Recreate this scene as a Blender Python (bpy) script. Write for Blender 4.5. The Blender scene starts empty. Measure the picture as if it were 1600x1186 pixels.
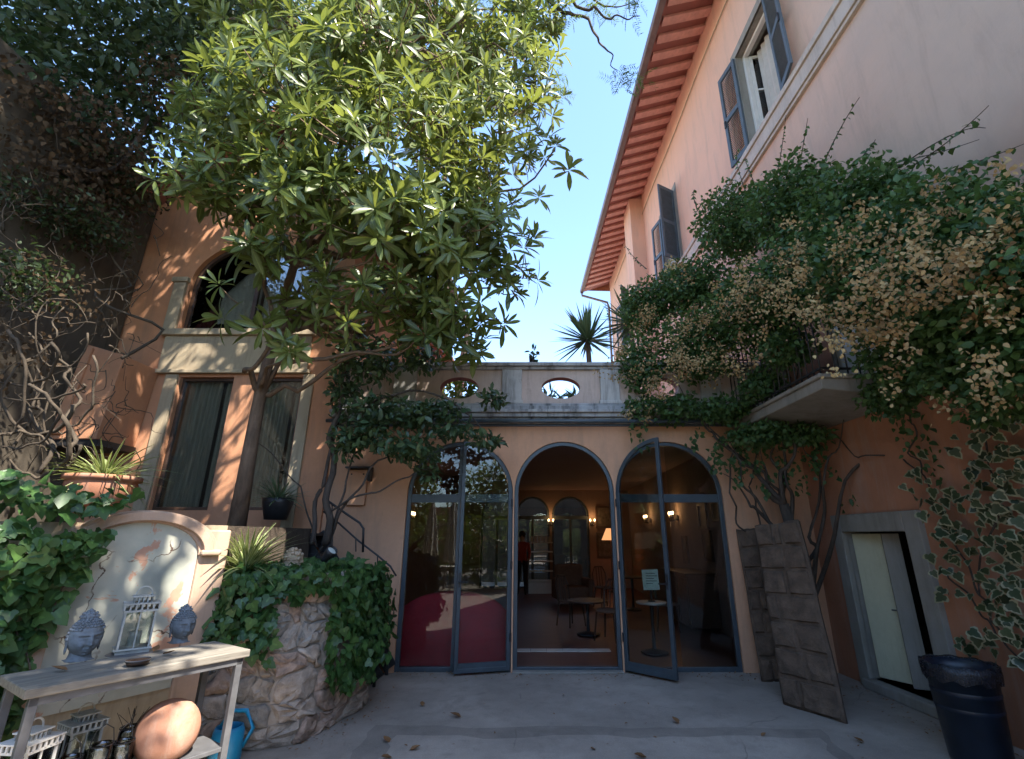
import bpy, math, random
import numpy as np
from mathutils import Vector, Matrix
random.seed(7); RNG = np.random.default_rng(11)
SC = bpy.context.scene
# ------------------------------------------------------------------ camera
F_, TH, CX, CY, EYE = 750.0, math.radians(18.2), 832.0, 593.0, 1.6
cam = bpy.data.objects.new('camera', bpy.data.cameras.new('camera')); SC.collection.objects.link(cam)
cam.location = (0, 0, EYE); cam.rotation_euler = (math.pi/2+TH, 0, 0)
cam.data.sensor_width = 36; cam.data.lens = 36*F_/1600; cam.data.shift_x = -(CX-800)/1600
cam.data.clip_start = .05; cam.data.clip_end = 3000
SC.camera = cam
# ------------------------------------------------------------------ sky, sun, exposure
SUN = Vector((.42, -.38, .82)).normalized()
W = bpy.data.worlds.new('World'); SC.world = W; W.use_nodes = True
wn = W.node_tree; bgn = wn.nodes['Background']
sky = wn.nodes.new('ShaderNodeTexSky'); sky.sky_type = 'NISHITA'; sky.sun_disc = False
sky.sun_elevation = math.asin(SUN.z); sky.sun_rotation = math.atan2(SUN.x, SUN.y)
sky.air_density = 1.0; sky.dust_density = .3; sky.ozone_density = 3.2
wn.links.new(sky.outputs[0], bgn.inputs[0]); bgn.inputs[1].default_value = .15
sl = bpy.data.lights.new('sun', 'SUN'); sl.energy = 3.9; sl.angle = math.radians(.55); sl.color = (1, .93, .82)
so = bpy.data.objects.new('sun', sl); SC.collection.objects.link(so)
so.rotation_euler = SUN.to_track_quat('Z', 'Y').to_euler(); so.location = (10, -9, 25)
SC.view_settings.view_transform = 'Standard'; SC.view_settings.look = 'None'
SC.view_settings.gamma = 1; SC.view_settings.use_curve_mapping = False
SC.view_settings.exposure = 2.1
SC.render.engine = 'CYCLES'; SC.cycles.use_denoising = True
SC.cycles.max_bounces = 8; SC.cycles.diffuse_bounces = 4; SC.cycles.glossy_bounces = 3
SC.cycles.transmission_bounces = 4; SC.cycles.transparent_max_bounces = 12
SC.cycles.sample_clamp_indirect = 4; SC.cycles.caustics_reflective = False; SC.cycles.caustics_refractive = False

# ------------------------------------------------------------------ helpers
def ray(px, py):
    u, v = px-CX, py-CY
    return (u, F_*math.cos(TH)+v*math.sin(TH), F_*math.sin(TH)-v*math.cos(TH))
def at(px, py, x=None, y=None, z=None):
    d = ray(px, py)
    t = x/d[0] if x is not None else y/d[1] if y is not None else (z-EYE)/d[2]
    return Vector((d[0]*t, d[1]*t, EYE+d[2]*t))
def proj(P):
    P = np.asarray(P, float); y, z = P[:, 1], P[:, 2]-EYE
    f = np.maximum(y*math.cos(TH)+z*math.sin(TH), .05); up = -y*math.sin(TH)+z*math.cos(TH)
    return CX+F_*P[:, 0]/f, CY-F_*up/f, f

def lk(o): SC.collection.objects.link(o); return o
def props(o, label=None, cat=None, group=None, kind=None):
    if label: o['label'] = label
    if cat: o['category'] = cat
    if group: o['group'] = group
    if kind: o['kind'] = kind
    return o
def thing(name, label, cat, loc=(0, 0, 0), rz=0, group=None):
    o = bpy.data.objects.new(name, None); lk(o); o.location = loc; o.rotation_euler = (0, 0, rz)
    o.empty_display_size = .1
    return props(o, label, cat, group)
def adopt(o, parent, world=True):
    o.parent = parent
    if world:      # geometry was written in world coordinates
        M = Matrix.Identity(4); p = parent
        while p:
            M = (Matrix.LocRotScale(p.location, p.rotation_euler, p.scale)) @ M if p.parent is None else M
            p = p.parent
        o.matrix_parent_inverse = M.inverted() if parent.parent is None and parent.type == 'EMPTY' else Matrix.Identity(4)
    return o
def copy_tree(o, parent=None):
    c = o.copy(); lk(c)
    if parent: c.parent = parent; c.matrix_parent_inverse = o.matrix_parent_inverse.copy()
    for ch in list(o.children): copy_tree(ch, c)
    return c

class MB:
    def __init__(s): s.v = []; s.f = []; s.m = []
    def add(s, V, Fs, m=0):
        b = len(s.v); s.v += [tuple(p) for p in V]; s.f += [tuple(i+b for i in f) for f in Fs]; s.m += [m]*len(Fs); return s
    def box(s, x0, x1, y0, y1, z0, z1, m=0):
        return s.add([(x0,y0,z0),(x1,y0,z0),(x1,y1,z0),(x0,y1,z0),(x0,y0,z1),(x1,y0,z1),(x1,y1,z1),(x0,y1,z1)],
                     [(0,3,2,1),(4,5,6,7),(0,1,5,4),(1,2,6,5),(2,3,7,6),(3,0,4,7)], m)
    def obox(s, c, sx, sy, sz, X=(1,0,0), Y=None, Z=(0,0,1), m=0):
        X = Vector(X).normalized(); Z = Vector(Z).normalized(); Yv = Vector(Y).normalized() if Y else Z.cross(X).normalized()
        c = Vector(c); V = []
        for k in (-1, 1):
            for (i, j) in ((-1,-1),(1,-1),(1,1),(-1,1)): V.append(c+X*i*sx/2+Yv*j*sy/2+Z*k*sz/2)
        return s.add(V, [(0,3,2,1),(4,5,6,7),(0,1,5,4),(1,2,6,5),(2,3,7,6),(3,0,4,7)], m)
    def tube(s, pts, r, n=6, m=0, cap=True):
        pts = [Vector(p) for p in pts]; k = len(pts)
        if not hasattr(r, '__len__'): r = [r]*k
        elif len(r) != k: r = list(np.interp(np.linspace(0, 1, k), np.linspace(0, 1, len(r)), r))
        V = []; ref = Vector((.31, .17, .93))
        for i, p in enumerate(pts):
            t = (pts[min(i+1, k-1)]-pts[max(i-1, 0)])
            t = t.normalized() if t.length > 1e-9 else Vector((0,0,1))
            a = t.cross(ref)
            if a.length < .1: a = t.cross(Vector((1,0,0)))
            a.normalize(); b = t.cross(a)
            ref = b if False else ref
            for j in range(n):
                w = 2*math.pi*j/n; V.append(p+(a*math.cos(w)+b*math.sin(w))*r[i])
        Fs = [(i*n+j, i*n+(j+1) % n, (i+1)*n+(j+1) % n, (i+1)*n+j) for i in range(k-1) for j in range(n)]
        if cap: Fs += [tuple(range(n-1, -1, -1)), tuple((k-1)*n+j for j in range(n))]
        return s.add(V, Fs, m)
    def lathe(s, prof, n=24, c=(0,0,0), m=0, M=None):
        V = []; k = len(prof)
        for (r, z) in prof:
            for j in range(n):
                w = 2*math.pi*j/n; p = Vector((r*math.cos(w), r*math.sin(w), z))
                if M: p = M @ p
                V.append(p+Vector(c))
        Fs = [(i*n+j, i*n+(j+1) % n, (i+1)*n+(j+1) % n, (i+1)*n+j) for i in range(k-1) for j in range(n)]
        return s.add(V, Fs, m)
    def ball(s, c, rx, ry, rz, n=10, k=6, m=0):
        prof = [(max(1e-4, math.sin(math.pi*i/k)), -math.cos(math.pi*i/k)) for i in range(k+1)]
        return s.lathe(prof, n, c, m, Matrix.Diagonal((rx, ry, rz)))
    def prism(s, pts, y0, y1, m=0):     # (x, z) outline, counter-clockwise, extruded in y
        n = len(pts); V = [(x, y0, z) for x, z in pts]+[(x, y1, z) for x, z in pts]
        return s.add(V, [tuple(range(n)), tuple(range(2*n-1, n-1, -1))]+[(i, i+n, (i+1) % n+n, (i+1) % n) for i in range(n)], m)
    def zprism(s, pts, z0, z1, m=0):    # (x, y) outline
        n = len(pts); V = [(x, y, z0) for x, y in pts]+[(x, y, z1) for x, y in pts]
        return s.add(V, [tuple(range(n-1, -1, -1)), tuple(range(n, 2*n))]+[(i, (i+1) % n, (i+1) % n+n, i+n) for i in range(n)], m)
    def ring(s, pts, w, y0, y1, m=0):   # frame of width w inside the outline
        n = len(pts); P = [Vector(p) for p in pts]; I = []
        for i in range(n):
            a = (P[i]-P[i-1]).normalized(); b = (P[(i+1) % n]-P[i]).normalized()
            na = Vector((-a.y, a.x)); nb = Vector((-b.y, b.x)); q = na+nb; q = q/max(.35, q.dot(na)) if q.length > 1e-6 else na
            I.append(P[i]+q*w)
        V = [(p.x, y0, p.y) for p in P]+[(p.x, y0, p.y) for p in I]+[(p.x, y1, p.y) for p in P]+[(p.x, y1, p.y) for p in I]
        Fs = []
        for i in range(n):
            j = (i+1) % n
            Fs += [(i, j, n+j, n+i), (2*n+j, 2*n+i, 3*n+i, 3*n+j), (j, i, 2*n+i, 2*n+j), (n+i, n+j, 3*n+j, 3*n+i)]
        s.add(V, Fs, m); return [(p.x, p.y) for p in I]
    def mesh(s, name, mats, smooth=False):
        me = bpy.data.meshes.new(name); me.from_pydata(s.v, [], s.f)
        for mt in (mats if isinstance(mats, (list, tuple)) else [mats]): me.materials.append(mt)
        me.polygons.foreach_set('material_index', s.m)
        if smooth: me.polygons.foreach_set('use_smooth', [True]*len(s.f))
        me.update(); return me
    def build(s, name, mats, parent=None, smooth=False, bevel=0, world=True):
        o = lk(bpy.data.objects.new(name, s.mesh(name, mats, smooth)))
        if bevel:
            b = o.modifiers.new('bevel', 'BEVEL'); b.width = bevel; b.segments = 2; b.limit_method = 'ANGLE'
        if parent: adopt(o, parent, world)
        return o

def arch_pts(x0, x1, z0, zs, zt, n=20):
    c, a = (x0+x1)/2, (x1-x0)/2
    return [(x0, z0), (x1, z0)]+[(c+a*math.cos(math.pi*i/n), zs+(zt-zs)*math.sin(math.pi*i/n)) for i in range(n+1)]
def arch_wall(mb, x0, x1, z0, z1, y0, y1, arches, m=0):
    """wall with arched openings (a, b, sill, spring, top), sorted; solid, with reveals"""
    def zone(a, b, f0, n, close=True):
        xs = [a+(b-a)*i/n for i in range(n+1)]; V = []
        for x in xs: V += [(x, y0, f0(x)), (x, y0, z1), (x, y1, z1), (x, y1, f0(x))]
        Fs = []
        for i in range(n):
            p, q = 4*i, 4*i+4
            Fs += [(p, q, q+1, p+1), (p+3, p+2, q+2, q+3), (p, p+3, q+3, q), (p+1, q+1, q+2, p+2)]
        mb.add(V, Fs, m)
    cur = x0
    for (a, b, sill, zs, zt) in arches:
        mb.box(cur, a, y0, y1, z0, z1, m)
        c, r = (a+b)/2, (b-a)/2
        n = 28
        xs = [c-r*math.cos(math.pi*i/n) for i in range(n+1)]; V = []
        f0 = lambda x: zs+(zt-zs)*math.sqrt(max(0, 1-((x-c)/r)**2))
        for x in xs: V += [(x, y0, f0(x)), (x, y0, z1), (x, y1, z1), (x, y1, f0(x))]
        Fs = []
        for i in range(n):
            p, q = 4*i, 4*i+4
            Fs += [(p, q, q+1, p+1), (p+3, p+2, q+2, q+3), (p, p+3, q+3, q), (p+1, q+1, q+2, p+2)]
        mb.add(V, Fs, m)
        if sill > z0+.001: mb.box(a, b, y0, y1, z0, sill, m)
        cur = b
    mb.box(cur, x1, y0, y1, z0, z1, m)

# ------------------------------------------------------------------ materials
def srgb(h):
    c = [int(h[i:i+2], 16)/255 for i in (0, 2, 4)]
    return tuple(x/12.92 if x <= .04045 else ((x+.055)/1.055)**2.4 for x in c)
class NT:
    def __init__(s, name):
        s.mat = bpy.data.materials.new(name); s.mat.use_nodes = True; s.t = s.mat.node_tree
        s.b = s.t.nodes['Principled BSDF']; s.out = s.t.nodes['Material Output']
        s.co = s.t.nodes.new('ShaderNodeTexCoord').outputs['Object']
    def n(s, typ, **kw):
        x = s.t.nodes.new('ShaderNode'+typ)
        for k, v in kw.items(): setattr(x, k, v)
        return x
    def l(s, a, b): s.t.links.new(a, b)
    def mapped(s, sc=(1,1,1), co=None):
        m = s.n('Mapping'); m.inputs['Scale'].default_value = sc; s.l(co or s.co, m.inputs[0]); return m.outputs[0]
    def noise(s, scale, detail=5, rough=.6, sc=None, dist=0):
        x = s.n('TexNoise'); x.inputs['Scale'].default_value = scale; x.inputs['Detail'].default_value = detail
        x.inputs['Roughness'].default_value = rough; x.inputs['Distortion'].default_value = dist
        s.l(s.mapped(sc) if sc else s.co, x.inputs['Vector']); return x.outputs['Fac']
    def ramp(s, fac, stops):
        r = s.n('ValToRGB'); e = r.color_ramp.elements
        while len(e) < len(stops): e.new(.5)
        for i, (p, c) in enumerate(stops):
            e[i].position = p; e[i].color = (*c, 1) if hasattr(c, '__len__') else (c, c, c, 1)
        s.l(fac, r.inputs[0]); return r.outputs[0]
    def mix(s, fac, a, b, mode='MIX'):
        x = s.n('Mix', data_type='RGBA', blend_type=mode)
        for sock, v in ((x.inputs[0], fac), (x.inputs[6], a), (x.inputs[7], b)):
            if isinstance(v, (int, float)): sock.default_value = v
            elif isinstance(v, tuple): sock.default_value = (*v, 1) if len(v) == 3 else v
            else: s.l(v, sock)
        return x.outputs[2]
    def bump(s, h, strength=.3, dist=.02, prev=None):
        b = s.n('Bump'); b.inputs['Strength'].default_value = strength; b.inputs['Distance'].default_value = dist
        s.l(h, b.inputs['Height'])
        if prev: s.l(prev, b.inputs['Normal'])
        return b.outputs[0]
    def done(s, col=None, rough=.8, nrm=None, metal=0, spec=.5):
        if col is not None:
            if isinstance(col, tuple): s.b.inputs['Base Color'].default_value = (*col, 1)
            else: s.l(col, s.b.inputs['Base Color'])
        if isinstance(rough, (int, float)): s.b.inputs['Roughness'].default_value = rough
        else: s.l(rough, s.b.inputs['Roughness'])
        s.b.inputs['Metallic'].default_value = metal; s.b.inputs['Specular IOR Level'].default_value = spec
        if nrm: s.l(nrm, s.b.inputs['Normal'])
        return s.mat
def scal(c, k): return tuple(min(1, x*k) for x in c)
def plaster(name, c1, c2, stain=(.12,.09,.07), stain_amt=.5, scale=1.2, streak=True, bump=.25):
    t = NT(name); a = t.noise(scale, 6, .65); col = t.mix(t.ramp(a, [(.35, 0), (.65, 1)]), c1, c2)
    fine = t.noise(18, 4, .7); col = t.mix(t.ramp(fine, [(.3, 0), (.8, .35)]), col, scal(c1, .7))
    if streak:
        st = t.noise(2.2, 5, .7, sc=(3, 3, .35), dist=.4)
        col = t.mix(t.ramp(st, [(.48, 0), (.74, stain_amt)]), col, stain)
    sp = t.noise(4.5, 8, .75); col = t.mix(t.ramp(sp, [(.62, 0), (.7, stain_amt*.6)]), col, stain)
    n1 = t.bump(t.noise(3, 3), .25, .03); n2 = t.bump(t.noise(60, 4, .7), bump, .006, n1)
    return t.done(col, .88, n2, spec=.25)
def simple(name, c, rough=.6, var=.25, scale=8, metal=0, bump=0, spec=.5, sc=None):
    t = NT(name); a = t.noise(scale, 5, .65, sc=sc)
    col = t.mix(t.ramp(a, [(.3, 0), (.7, 1)]), scal(c, 1-var), scal(c, 1+var))
    nr = t.bump(t.noise(scale*4, 4, sc=sc), bump, .01) if bump else None
    r = t.ramp(t.noise(scale*2, 3), [(.3, max(0, rough-.08)), (.7, min(1, rough+.08))])
    return t.done(col, r, nr, metal, spec)
def leafmat(name, ca, cb, back=None, trans=.35, rough=.45, edge=None, spec=.4, vein=0):
    """colour by the per-leaf 'tint' attribute: each leaf has its own shade of green"""
    t = NT(name); at_ = t.n('Attribute', attribute_name='tint'); f = at_.outputs['Fac']
    col = t.ramp(f, [(0, ca), (.55, tuple((x+y)/2 for x, y in zip(ca, cb))), (1, cb)])
    nz = t.noise(25, 3); col = t.mix(t.ramp(nz, [(.35, 0), (.75, .3)]), col, scal(ca, .6))
    if edge:
        e = t.n('Attribute', attribute_name='rim'); ew = t.n('Math', operation='ADD'); t.l(e.outputs['Fac'], ew.inputs[0])
        nn = t.n('Math', operation='MULTIPLY'); t.l(t.noise(30, 3), nn.inputs[0]); nn.inputs[1].default_value = .5
        t.l(nn.outputs[0], ew.inputs[1]); col = t.mix(t.ramp(ew.outputs[0], [(.90, 0), (1.05, 1)]), col, edge)
    if vein:
        rv = t.n('Attribute', attribute_name='rim'); col = t.mix(t.ramp(rv.outputs['Fac'], [(0, vein), (.22, 0)]), col, scal(cb, 2.0))
    t.done(col, rough, None, spec=spec)
    tr = t.n('BsdfTranslucent'); tc = t.mix(.5, col, back or scal(cb, 1.6)); t.l(tc, tr.inputs[0])
    ms = t.n('MixShader'); ms.inputs[0].default_value = trans
    t.l(t.b.outputs[0], ms.inputs[1]); t.l(tr.outputs[0], ms.inputs[2]); t.l(ms.outputs[0], t.out.inputs[0])
    return t.mat
def glassmat(name, tint=(.82, .86, .86), ior=1.5, extra=.0):
    t = NT(name); t.t.nodes.remove(t.b)
    tr = t.n('BsdfTransparent'); tr.inputs[0].default_value = (*tint, 1)
    gl = t.n('BsdfGlossy'); gl.inputs['Roughness'].default_value = .015; gl.inputs[0].default_value = (.95, .97, 1, 1)
    nb = t.bump(t.noise(1.3, 2), .06, .02); t.l(nb, gl.inputs['Normal'])
    fr = t.n('Fresnel'); fr.inputs[0].default_value = ior
    ad = t.n('Math', operation='ADD'); ad.inputs[1].default_value = extra; t.l(fr.outputs[0], ad.inputs[0]); ad.use_clamp = True
    ms = t.n('MixShader'); t.l(ad.outputs[0], ms.inputs[0]); t.l(tr.outputs[0], ms.inputs[1]); t.l(gl.outputs[0], ms.inputs[2])
    t.l(ms.outputs[0], t.out.inputs[0]); return t.mat
def emis(name, c, s):
    t = NT(name); t.b.inputs['Emission Color'].default_value = (*c, 1); t.b.inputs['Emission Strength'].default_value = s
    return t.done(c, .5)

M = {}
def facade_mat():
    t = NT('salmon_facade_plaster'); sx = t.n('SeparateXYZ'); t.l(t.co, sx.inputs[0])
    def smooth(sock, a, b, k=1.6, amt=1.2):
        m = t.n('MapRange'); m.interpolation_type = 'SMOOTHSTEP'; m.inputs[1].default_value = a; m.inputs[2].default_value = b
        ad = t.n('Math', operation='MULTIPLY_ADD'); t.l(t.noise(k*.4, 6, .65), ad.inputs[0]); ad.inputs[1].default_value = amt*2; t.l(sock, ad.inputs[2]); t.l(ad.outputs[0], m.inputs[0]); return m.outputs[0]
    far = smooth(sx.outputs[1], -1.2, 4.5, 1, 1.6); a = t.noise(.9, 6, .65)
    near_c = t.mix(t.ramp(a, [(.35, 0), (.65, 1)]), (.60, .46, .375), (.53, .42, .355))
    far_c = t.mix(t.ramp(a, [(.35, 0), (.65, 1)]), (.72, .43, .31), (.66, .41, .30))
    col = t.mix(far, near_c, far_c)
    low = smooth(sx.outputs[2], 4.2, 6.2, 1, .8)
    low_c = t.mix(t.ramp(t.noise(1.3, 6, .7), [(.35, 0), (.65, 1)]), (.44, .20, .115), (.34, .16, .095))  # orange lower storey, darkened with painted-in shade of the bougainvillea
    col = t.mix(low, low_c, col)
    st = t.noise(2.2, 6, .7, sc=(2, 2, .3), dist=.4); col = t.mix(t.ramp(st, [(.50, 0), (.76, .5)]), col, (.40, .30, .25))
    sp = t.noise(5, 9, .75); col = t.mix(t.ramp(sp, [(.63, 0), (.7, .35)]), col, (.55, .42, .36))
    n1 = t.bump(t.noise(2.5, 4), .3, .04); n2 = t.bump(t.noise(60, 4, .7), .25, .006, n1)
    return t.done(col, .9, n2, spec=.2)
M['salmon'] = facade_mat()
M['band'] = plaster('string_course_stone', (.60, .50, .43), (.52, .44, .38), (.25, .2, .17), .5, 2)
M['terracotta_wall'] = plaster('terracotta_plaster', (.55, .265, .145), (.46, .225, .125), (.25, .16, .11), .55, 1.1)
M['arcade_plaster'] = plaster('arcade_plaster', (.62, .34, .205), (.54, .30, .185), (.32, .22, .15), .5, 1.3)
M['parapet_panel'] = plaster('parapet_panel_plaster', (.56, .44, .38), (.50, .39, .34), (.2, .17, .15), .55, 2)
M['parapet_stone'] = plaster('parapet_stone', (.52, .50, .48), (.42, .41, .40), (.09, .085, .08), .8, 2.2)
M['cornice_stone'] = plaster('cornice_stone', (.44, .43, .43), (.28, .28, .28), (.04, .04, .04), .95, 3)
M['cream_stone'] = plaster('cream_stone', (.42, .34, .23), (.34, .275, .19), (.17, .13, .09), .7, 2)
M['niche_stone'] = plaster('niche_surround_plaster', (.54, .36, .25), (.46, .33, .25), (.24, .18, .14), .7, 3)
M['grey_stone'] = plaster('grey_stone', (.30, .28, .25), (.25, .235, .2), (.12, .1, .08), .5, 3)
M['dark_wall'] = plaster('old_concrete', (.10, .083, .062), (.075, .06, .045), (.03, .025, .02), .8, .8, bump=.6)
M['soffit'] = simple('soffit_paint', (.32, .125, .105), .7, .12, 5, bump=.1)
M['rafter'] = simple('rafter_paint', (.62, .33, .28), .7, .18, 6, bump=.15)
M['gutter'] = simple('gutter_metal', (.19, .14, .13), .5, .2, 4, metal=.3)
M['shutter'] = simple('shutter_paint', (.075, .10, .125), .6, .2, 9, bump=.1)
M['white_paint'] = simple('white_paint', (.68, .66, .62), .5, .06, 6)
M['door_metal'] = simple('door_metal', (.046, .062, .075), .42, .22, 7, bump=.06, spec=.5)
M['net'] = simple('net_curtain_cloth', (.5, .47, .42), .9, .1, 6)
M['black_metal'] = simple('black_metal', (.018, .018, .02), .5, .3, 12, bump=.1)
M['grey_metal'] = simple('grey_metal', (.095, .095, .10), .5, .2, 10, bump=.1)
M['glass'] = glassmat('door_glass', (.84, .87, .87), 1.45, .0)
M['window_glass'] = glassmat('window_glass', (.80, .82, .80), 1.5, .03)
M['jar_glass'] = glassmat('jar_glass', (.9, .93, .92), 1.45, .05)
M['room'] = plaster('room_plaster', (.30, .215, .18), (.25, .18, .15), (.2, .12, .09), .3, 1)
M['ceiling'] = simple('room_ceiling', (.22, .15, .15), .8, .08, 2)
M['dark_wood'] = simple('dark_wood', (.06, .032, .02), .45, .35, 5, bump=.15, sc=(1, 1, 6))
M['picture'] = simple('picture_print', (.10, .08, .06), .5, .6, 9)
M['red_cloth'] = simple('red_cloth', (.44, .024, .034), .75, .18, 6, bump=.1)
M['brown_cloth'] = simple('brown_cloth', (.16, .09, .06), .85, .2, 12, bump=.1)
M['curtain'] = simple('curtain_cloth', (.34, .30, .23), .9, .3, 6, bump=.1, sc=(5, 5, .4))
M['burgundy'] = simple('burgundy_cloth', (.13, .012, .02), .85, .2, 6)
M['pale_cloth'] = simple('pale_cloth', (.62, .58, .5), .9, .1, 6, bump=.1)
M['terracotta'] = plaster('terracotta_clay', (.42, .18, .10), (.36, .16, .095), (.38, .30, .24), .6, 4)
M['bowl_clay'] = plaster('bowl_clay', (.36, .17, .105), (.42, .22, .15), (.42, .34, .28), .6, 5)
M['buddha'] = simple('weathered_grey_stone', (.17, .19, .21), .8, .3, 22, bump=.25)
M['cherub'] = simple('cherub_stone', (.42, .32, .22), .85, .25, 20, bump=.5)
M['blue_plastic'] = simple('blue_plastic', (.012, .22, .42), .35, .12, 6)
M['bin_plastic'] = simple('bin_plastic', (.008, .014, .026), .38, .3, 6)
M['bag'] = simple('bin_bag', (.01, .012, .018), .25, .3, 20, bump=.6)
M['bark'] = simple('bark', (.13, .085, .055), .9, .4, 14, bump=.8, sc=(1, 1, .3))
M['dark_bark'] = simple('dark_bark', (.06, .045, .035), .9, .4, 16, bump=.8, sc=(1, 1, .3))
M['pale_vine'] = simple('pale_vine_bark', (.065, .048, .032), .9, .35, 20, bump=.6)
M['soil'] = simple('soil', (.07, .05, .035), .95, .4, 18, bump=.8)
M['mortar'] = simple('mortar', (.30, .25, .20), .95, .3, 9, bump=.9)
for k, c in enumerate(((.30, .255, .21), (.34, .24, .18), (.24, .215, .185), (.36, .29, .23))):
    M['stone%d' % k] = simple('rubble_stone_%d' % k, c, .92, .4, 11, bump=1.0)
M['panel_stone'] = simple('embossed_panel', (.105, .07, .048), .95, .45, 9, bump=.9)
M['cream_door'] = plaster('cream_door_paint', (.55, .53, .37), (.50, .48, .34), (.25, .22, .15), .5, 1.5, bump=.05)
M['skin'] = simple('skin', (.42, .24, .17), .6, .08, 6)
M['red_knit'] = simple('red_knit', (.34, .05, .035), .9, .12, 20)
M['black_cloth'] = simple('black_cloth', (.015, .015, .018), .9, .2, 12)
M['dry_leaf'] = leafmat('dry_leaf', (.16, .075, .03), (.30, .16, .07), trans=.2, rough=.7)
M['candle'] = emis('candle_bulb', (1, .62, .28), 4)
M['lampshade'] = emis('lit_lamp_shade', (1, .45, .18), .25)
M['led'] = simple('lens_glass', (.55, .6, .55), .15, .1, 8)
M['loquat'] = leafmat('loquat_leaf', (.040, .068, .020), (.19, .235, .062), (.42, .47, .07), .34, .36, spec=.5, vein=.35)
M['bg_leaf'] = leafmat('background_leaf', (.04, .07, .018), (.14, .19, .04), (.3, .38, .06), .4, .5)
M['feather'] = leafmat('feathery_leaf', (.05, .09, .03), (.11, .17, .045), (.24, .34, .06), .42, .55)
M['ivy'] = leafmat('ivy_leaf', (.025, .07, .022), (.085, .165, .04), (.14, .26, .05), .22, .40, vein=.5)
M['varieg'] = leafmat('variegated_leaf', (.025, .045, .02), (.06, .085, .035), None, .2, .42, edge=(.27, .26, .16))
M['climber'] = leafmat('climber_leaf', (.03, .06, .03), (.10, .155, .06), (.12, .2, .05), .22, .38)
M['boug'] = leafmat('bougainvillea_leaf', (.03, .075, .028), (.10, .18, .05), (.2, .32, .06), .3, .5)
M['bract'] = leafmat('dried_bract', (.26, .155, .075), (.60, .45, .22), (.5, .38, .16), .3, .8, spec=.1)
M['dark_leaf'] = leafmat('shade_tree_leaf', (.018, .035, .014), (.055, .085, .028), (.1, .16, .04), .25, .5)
M['brown_leaf'] = leafmat('withered_leaf', (.04, .028, .018), (.13, .085, .05), None, .25, .8, spec=.1)
M['blade'] = leafmat('strap_leaf', (.07, .13, .03), (.22, .28, .09), (.35, .42, .1), .3, .4, edge=(.55, .55, .32))
M['yucca'] = leafmat('yucca_leaf', (.06, .11, .06), (.14, .20, .09), None, .15, .45)

def ground_mat(name, c, spots=True):
    t = NT(name); a = t.noise(.9, 7, .65); col = t.mix(t.ramp(a, [(.32, 0), (.68, 1)]), scal(c, .72), scal(c, 1.15))
    b = t.noise(5, 8, .75); col = t.mix(t.ramp(b, [(.5, 0), (.7, .5)]), col, scal(c, .55))
    v = t.n('TexVoronoi'); v.inputs['Scale'].default_value = 70; t.l(t.co, v.inputs['Vector'])
    col = t.mix(t.ramp(v.outputs['Distance'], [(.1, .45), (.3, 0)]), col, scal(c, 1.5))
    cv = t.n('TexVoronoi', feature='DISTANCE_TO_EDGE'); cv.inputs['Scale'].default_value = .55
    cn = t.n('TexNoise'); cn.inputs['Scale'].default_value = 2.5; cn.inputs['Detail'].default_value = 8; t.l(t.co, cn.inputs['Vector'])
    cm = t.n('Mix', data_type='VECTOR'); cm.inputs[0].default_value = .12; t.l(t.co, cm.inputs[4]); t.l(cn.outputs['Color'], cm.inputs[5]); t.l(cm.outputs[1], cv.inputs['Vector'])
    ckm = t.mix(t.ramp(t.noise(.8, 3), [(.52, 0), (.6, 1)]), (0., 0., 0.), t.ramp(cv.outputs['Distance'], [(.0008, .6), (.004, 0)])); col = t.mix(ckm, col, scal(c, .3))
    wet = t.noise(.55, 5, .6, dist=.5); col = t.mix(t.ramp(wet, [(.48, 0), (.60, .45)]), col, scal(c, .6))
    dm = t.noise(1.7, 6, .7, dist=1); col = t.mix(t.ramp(dm, [(.56, 0), (.66, .35)]), col, scal(c, .5))
    n1 = t.bump(v.outputs['Distance'], .25, .004); n2 = t.bump(t.noise(7, 6, .7), .35, .02, n1)
    return t.done(col, .9, n2, spec=.3)
M['concrete'] = ground_mat('yard_concrete', (.35, .30, .25))
M['concrete2'] = ground_mat('patch_concrete', (.385, .33, .275))
M['concrete3'] = ground_mat('repair_strip_concrete', (.28, .24, .20))
def fresco_mat():
    t = NT('peeling_fresco'); a = t.noise(2.5, 6, .7)
    col = t.mix(t.ramp(a, [(.35, 0), (.65, 1)]), (.54, .51, .42), (.42, .43, .36))
    g = t.noise(1.6, 4, .6); col = t.mix(t.ramp(g, [(.46, 0), (.66, .75)]), col, (.22, .24, .21))
    pk = t.noise(2.6, 7, .62, sc=(1, 1, .75), dist=.6); pm = t.ramp(pk, [(.585, 0), (.6, 1)])
    col = t.mix(pm, col, t.mix(t.noise(14, 4), (.42, .22, .15), (.55, .34, .24)))
    v = t.n('TexVoronoi', feature='DISTANCE_TO_EDGE'); v.inputs['Scale'].default_value = 3.4
    dn = t.n('TexNoise'); dn.inputs['Scale'].default_value = 5; dn.inputs['Detail'].default_value = 6; t.l(t.co, dn.inputs['Vector'])
    mx = t.n('Mix', data_type='VECTOR'); mx.inputs[0].default_value = .22; t.l(t.co, mx.inputs[4]); t.l(dn.outputs['Color'], mx.inputs[5])
    t.l(mx.outputs[1], v.inputs['Vector'])
    gate = t.ramp(t.noise(2.2, 3), [(.48, 0), (.56, 1)])
    ck = t.mix(gate, (0., 0., 0.), t.ramp(v.outputs['Distance'], [(.004, 1), (.016, 0)]))
    col = t.mix(ck, col, (.10, .06, .045))
    nb = t.bump(pm, -.6, .012); n2 = t.bump(t.noise(40, 4), .2, .005, nb)
    return t.done(col, .85, n2, spec=.2)
M['fresco'] = fresco_mat()
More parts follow.
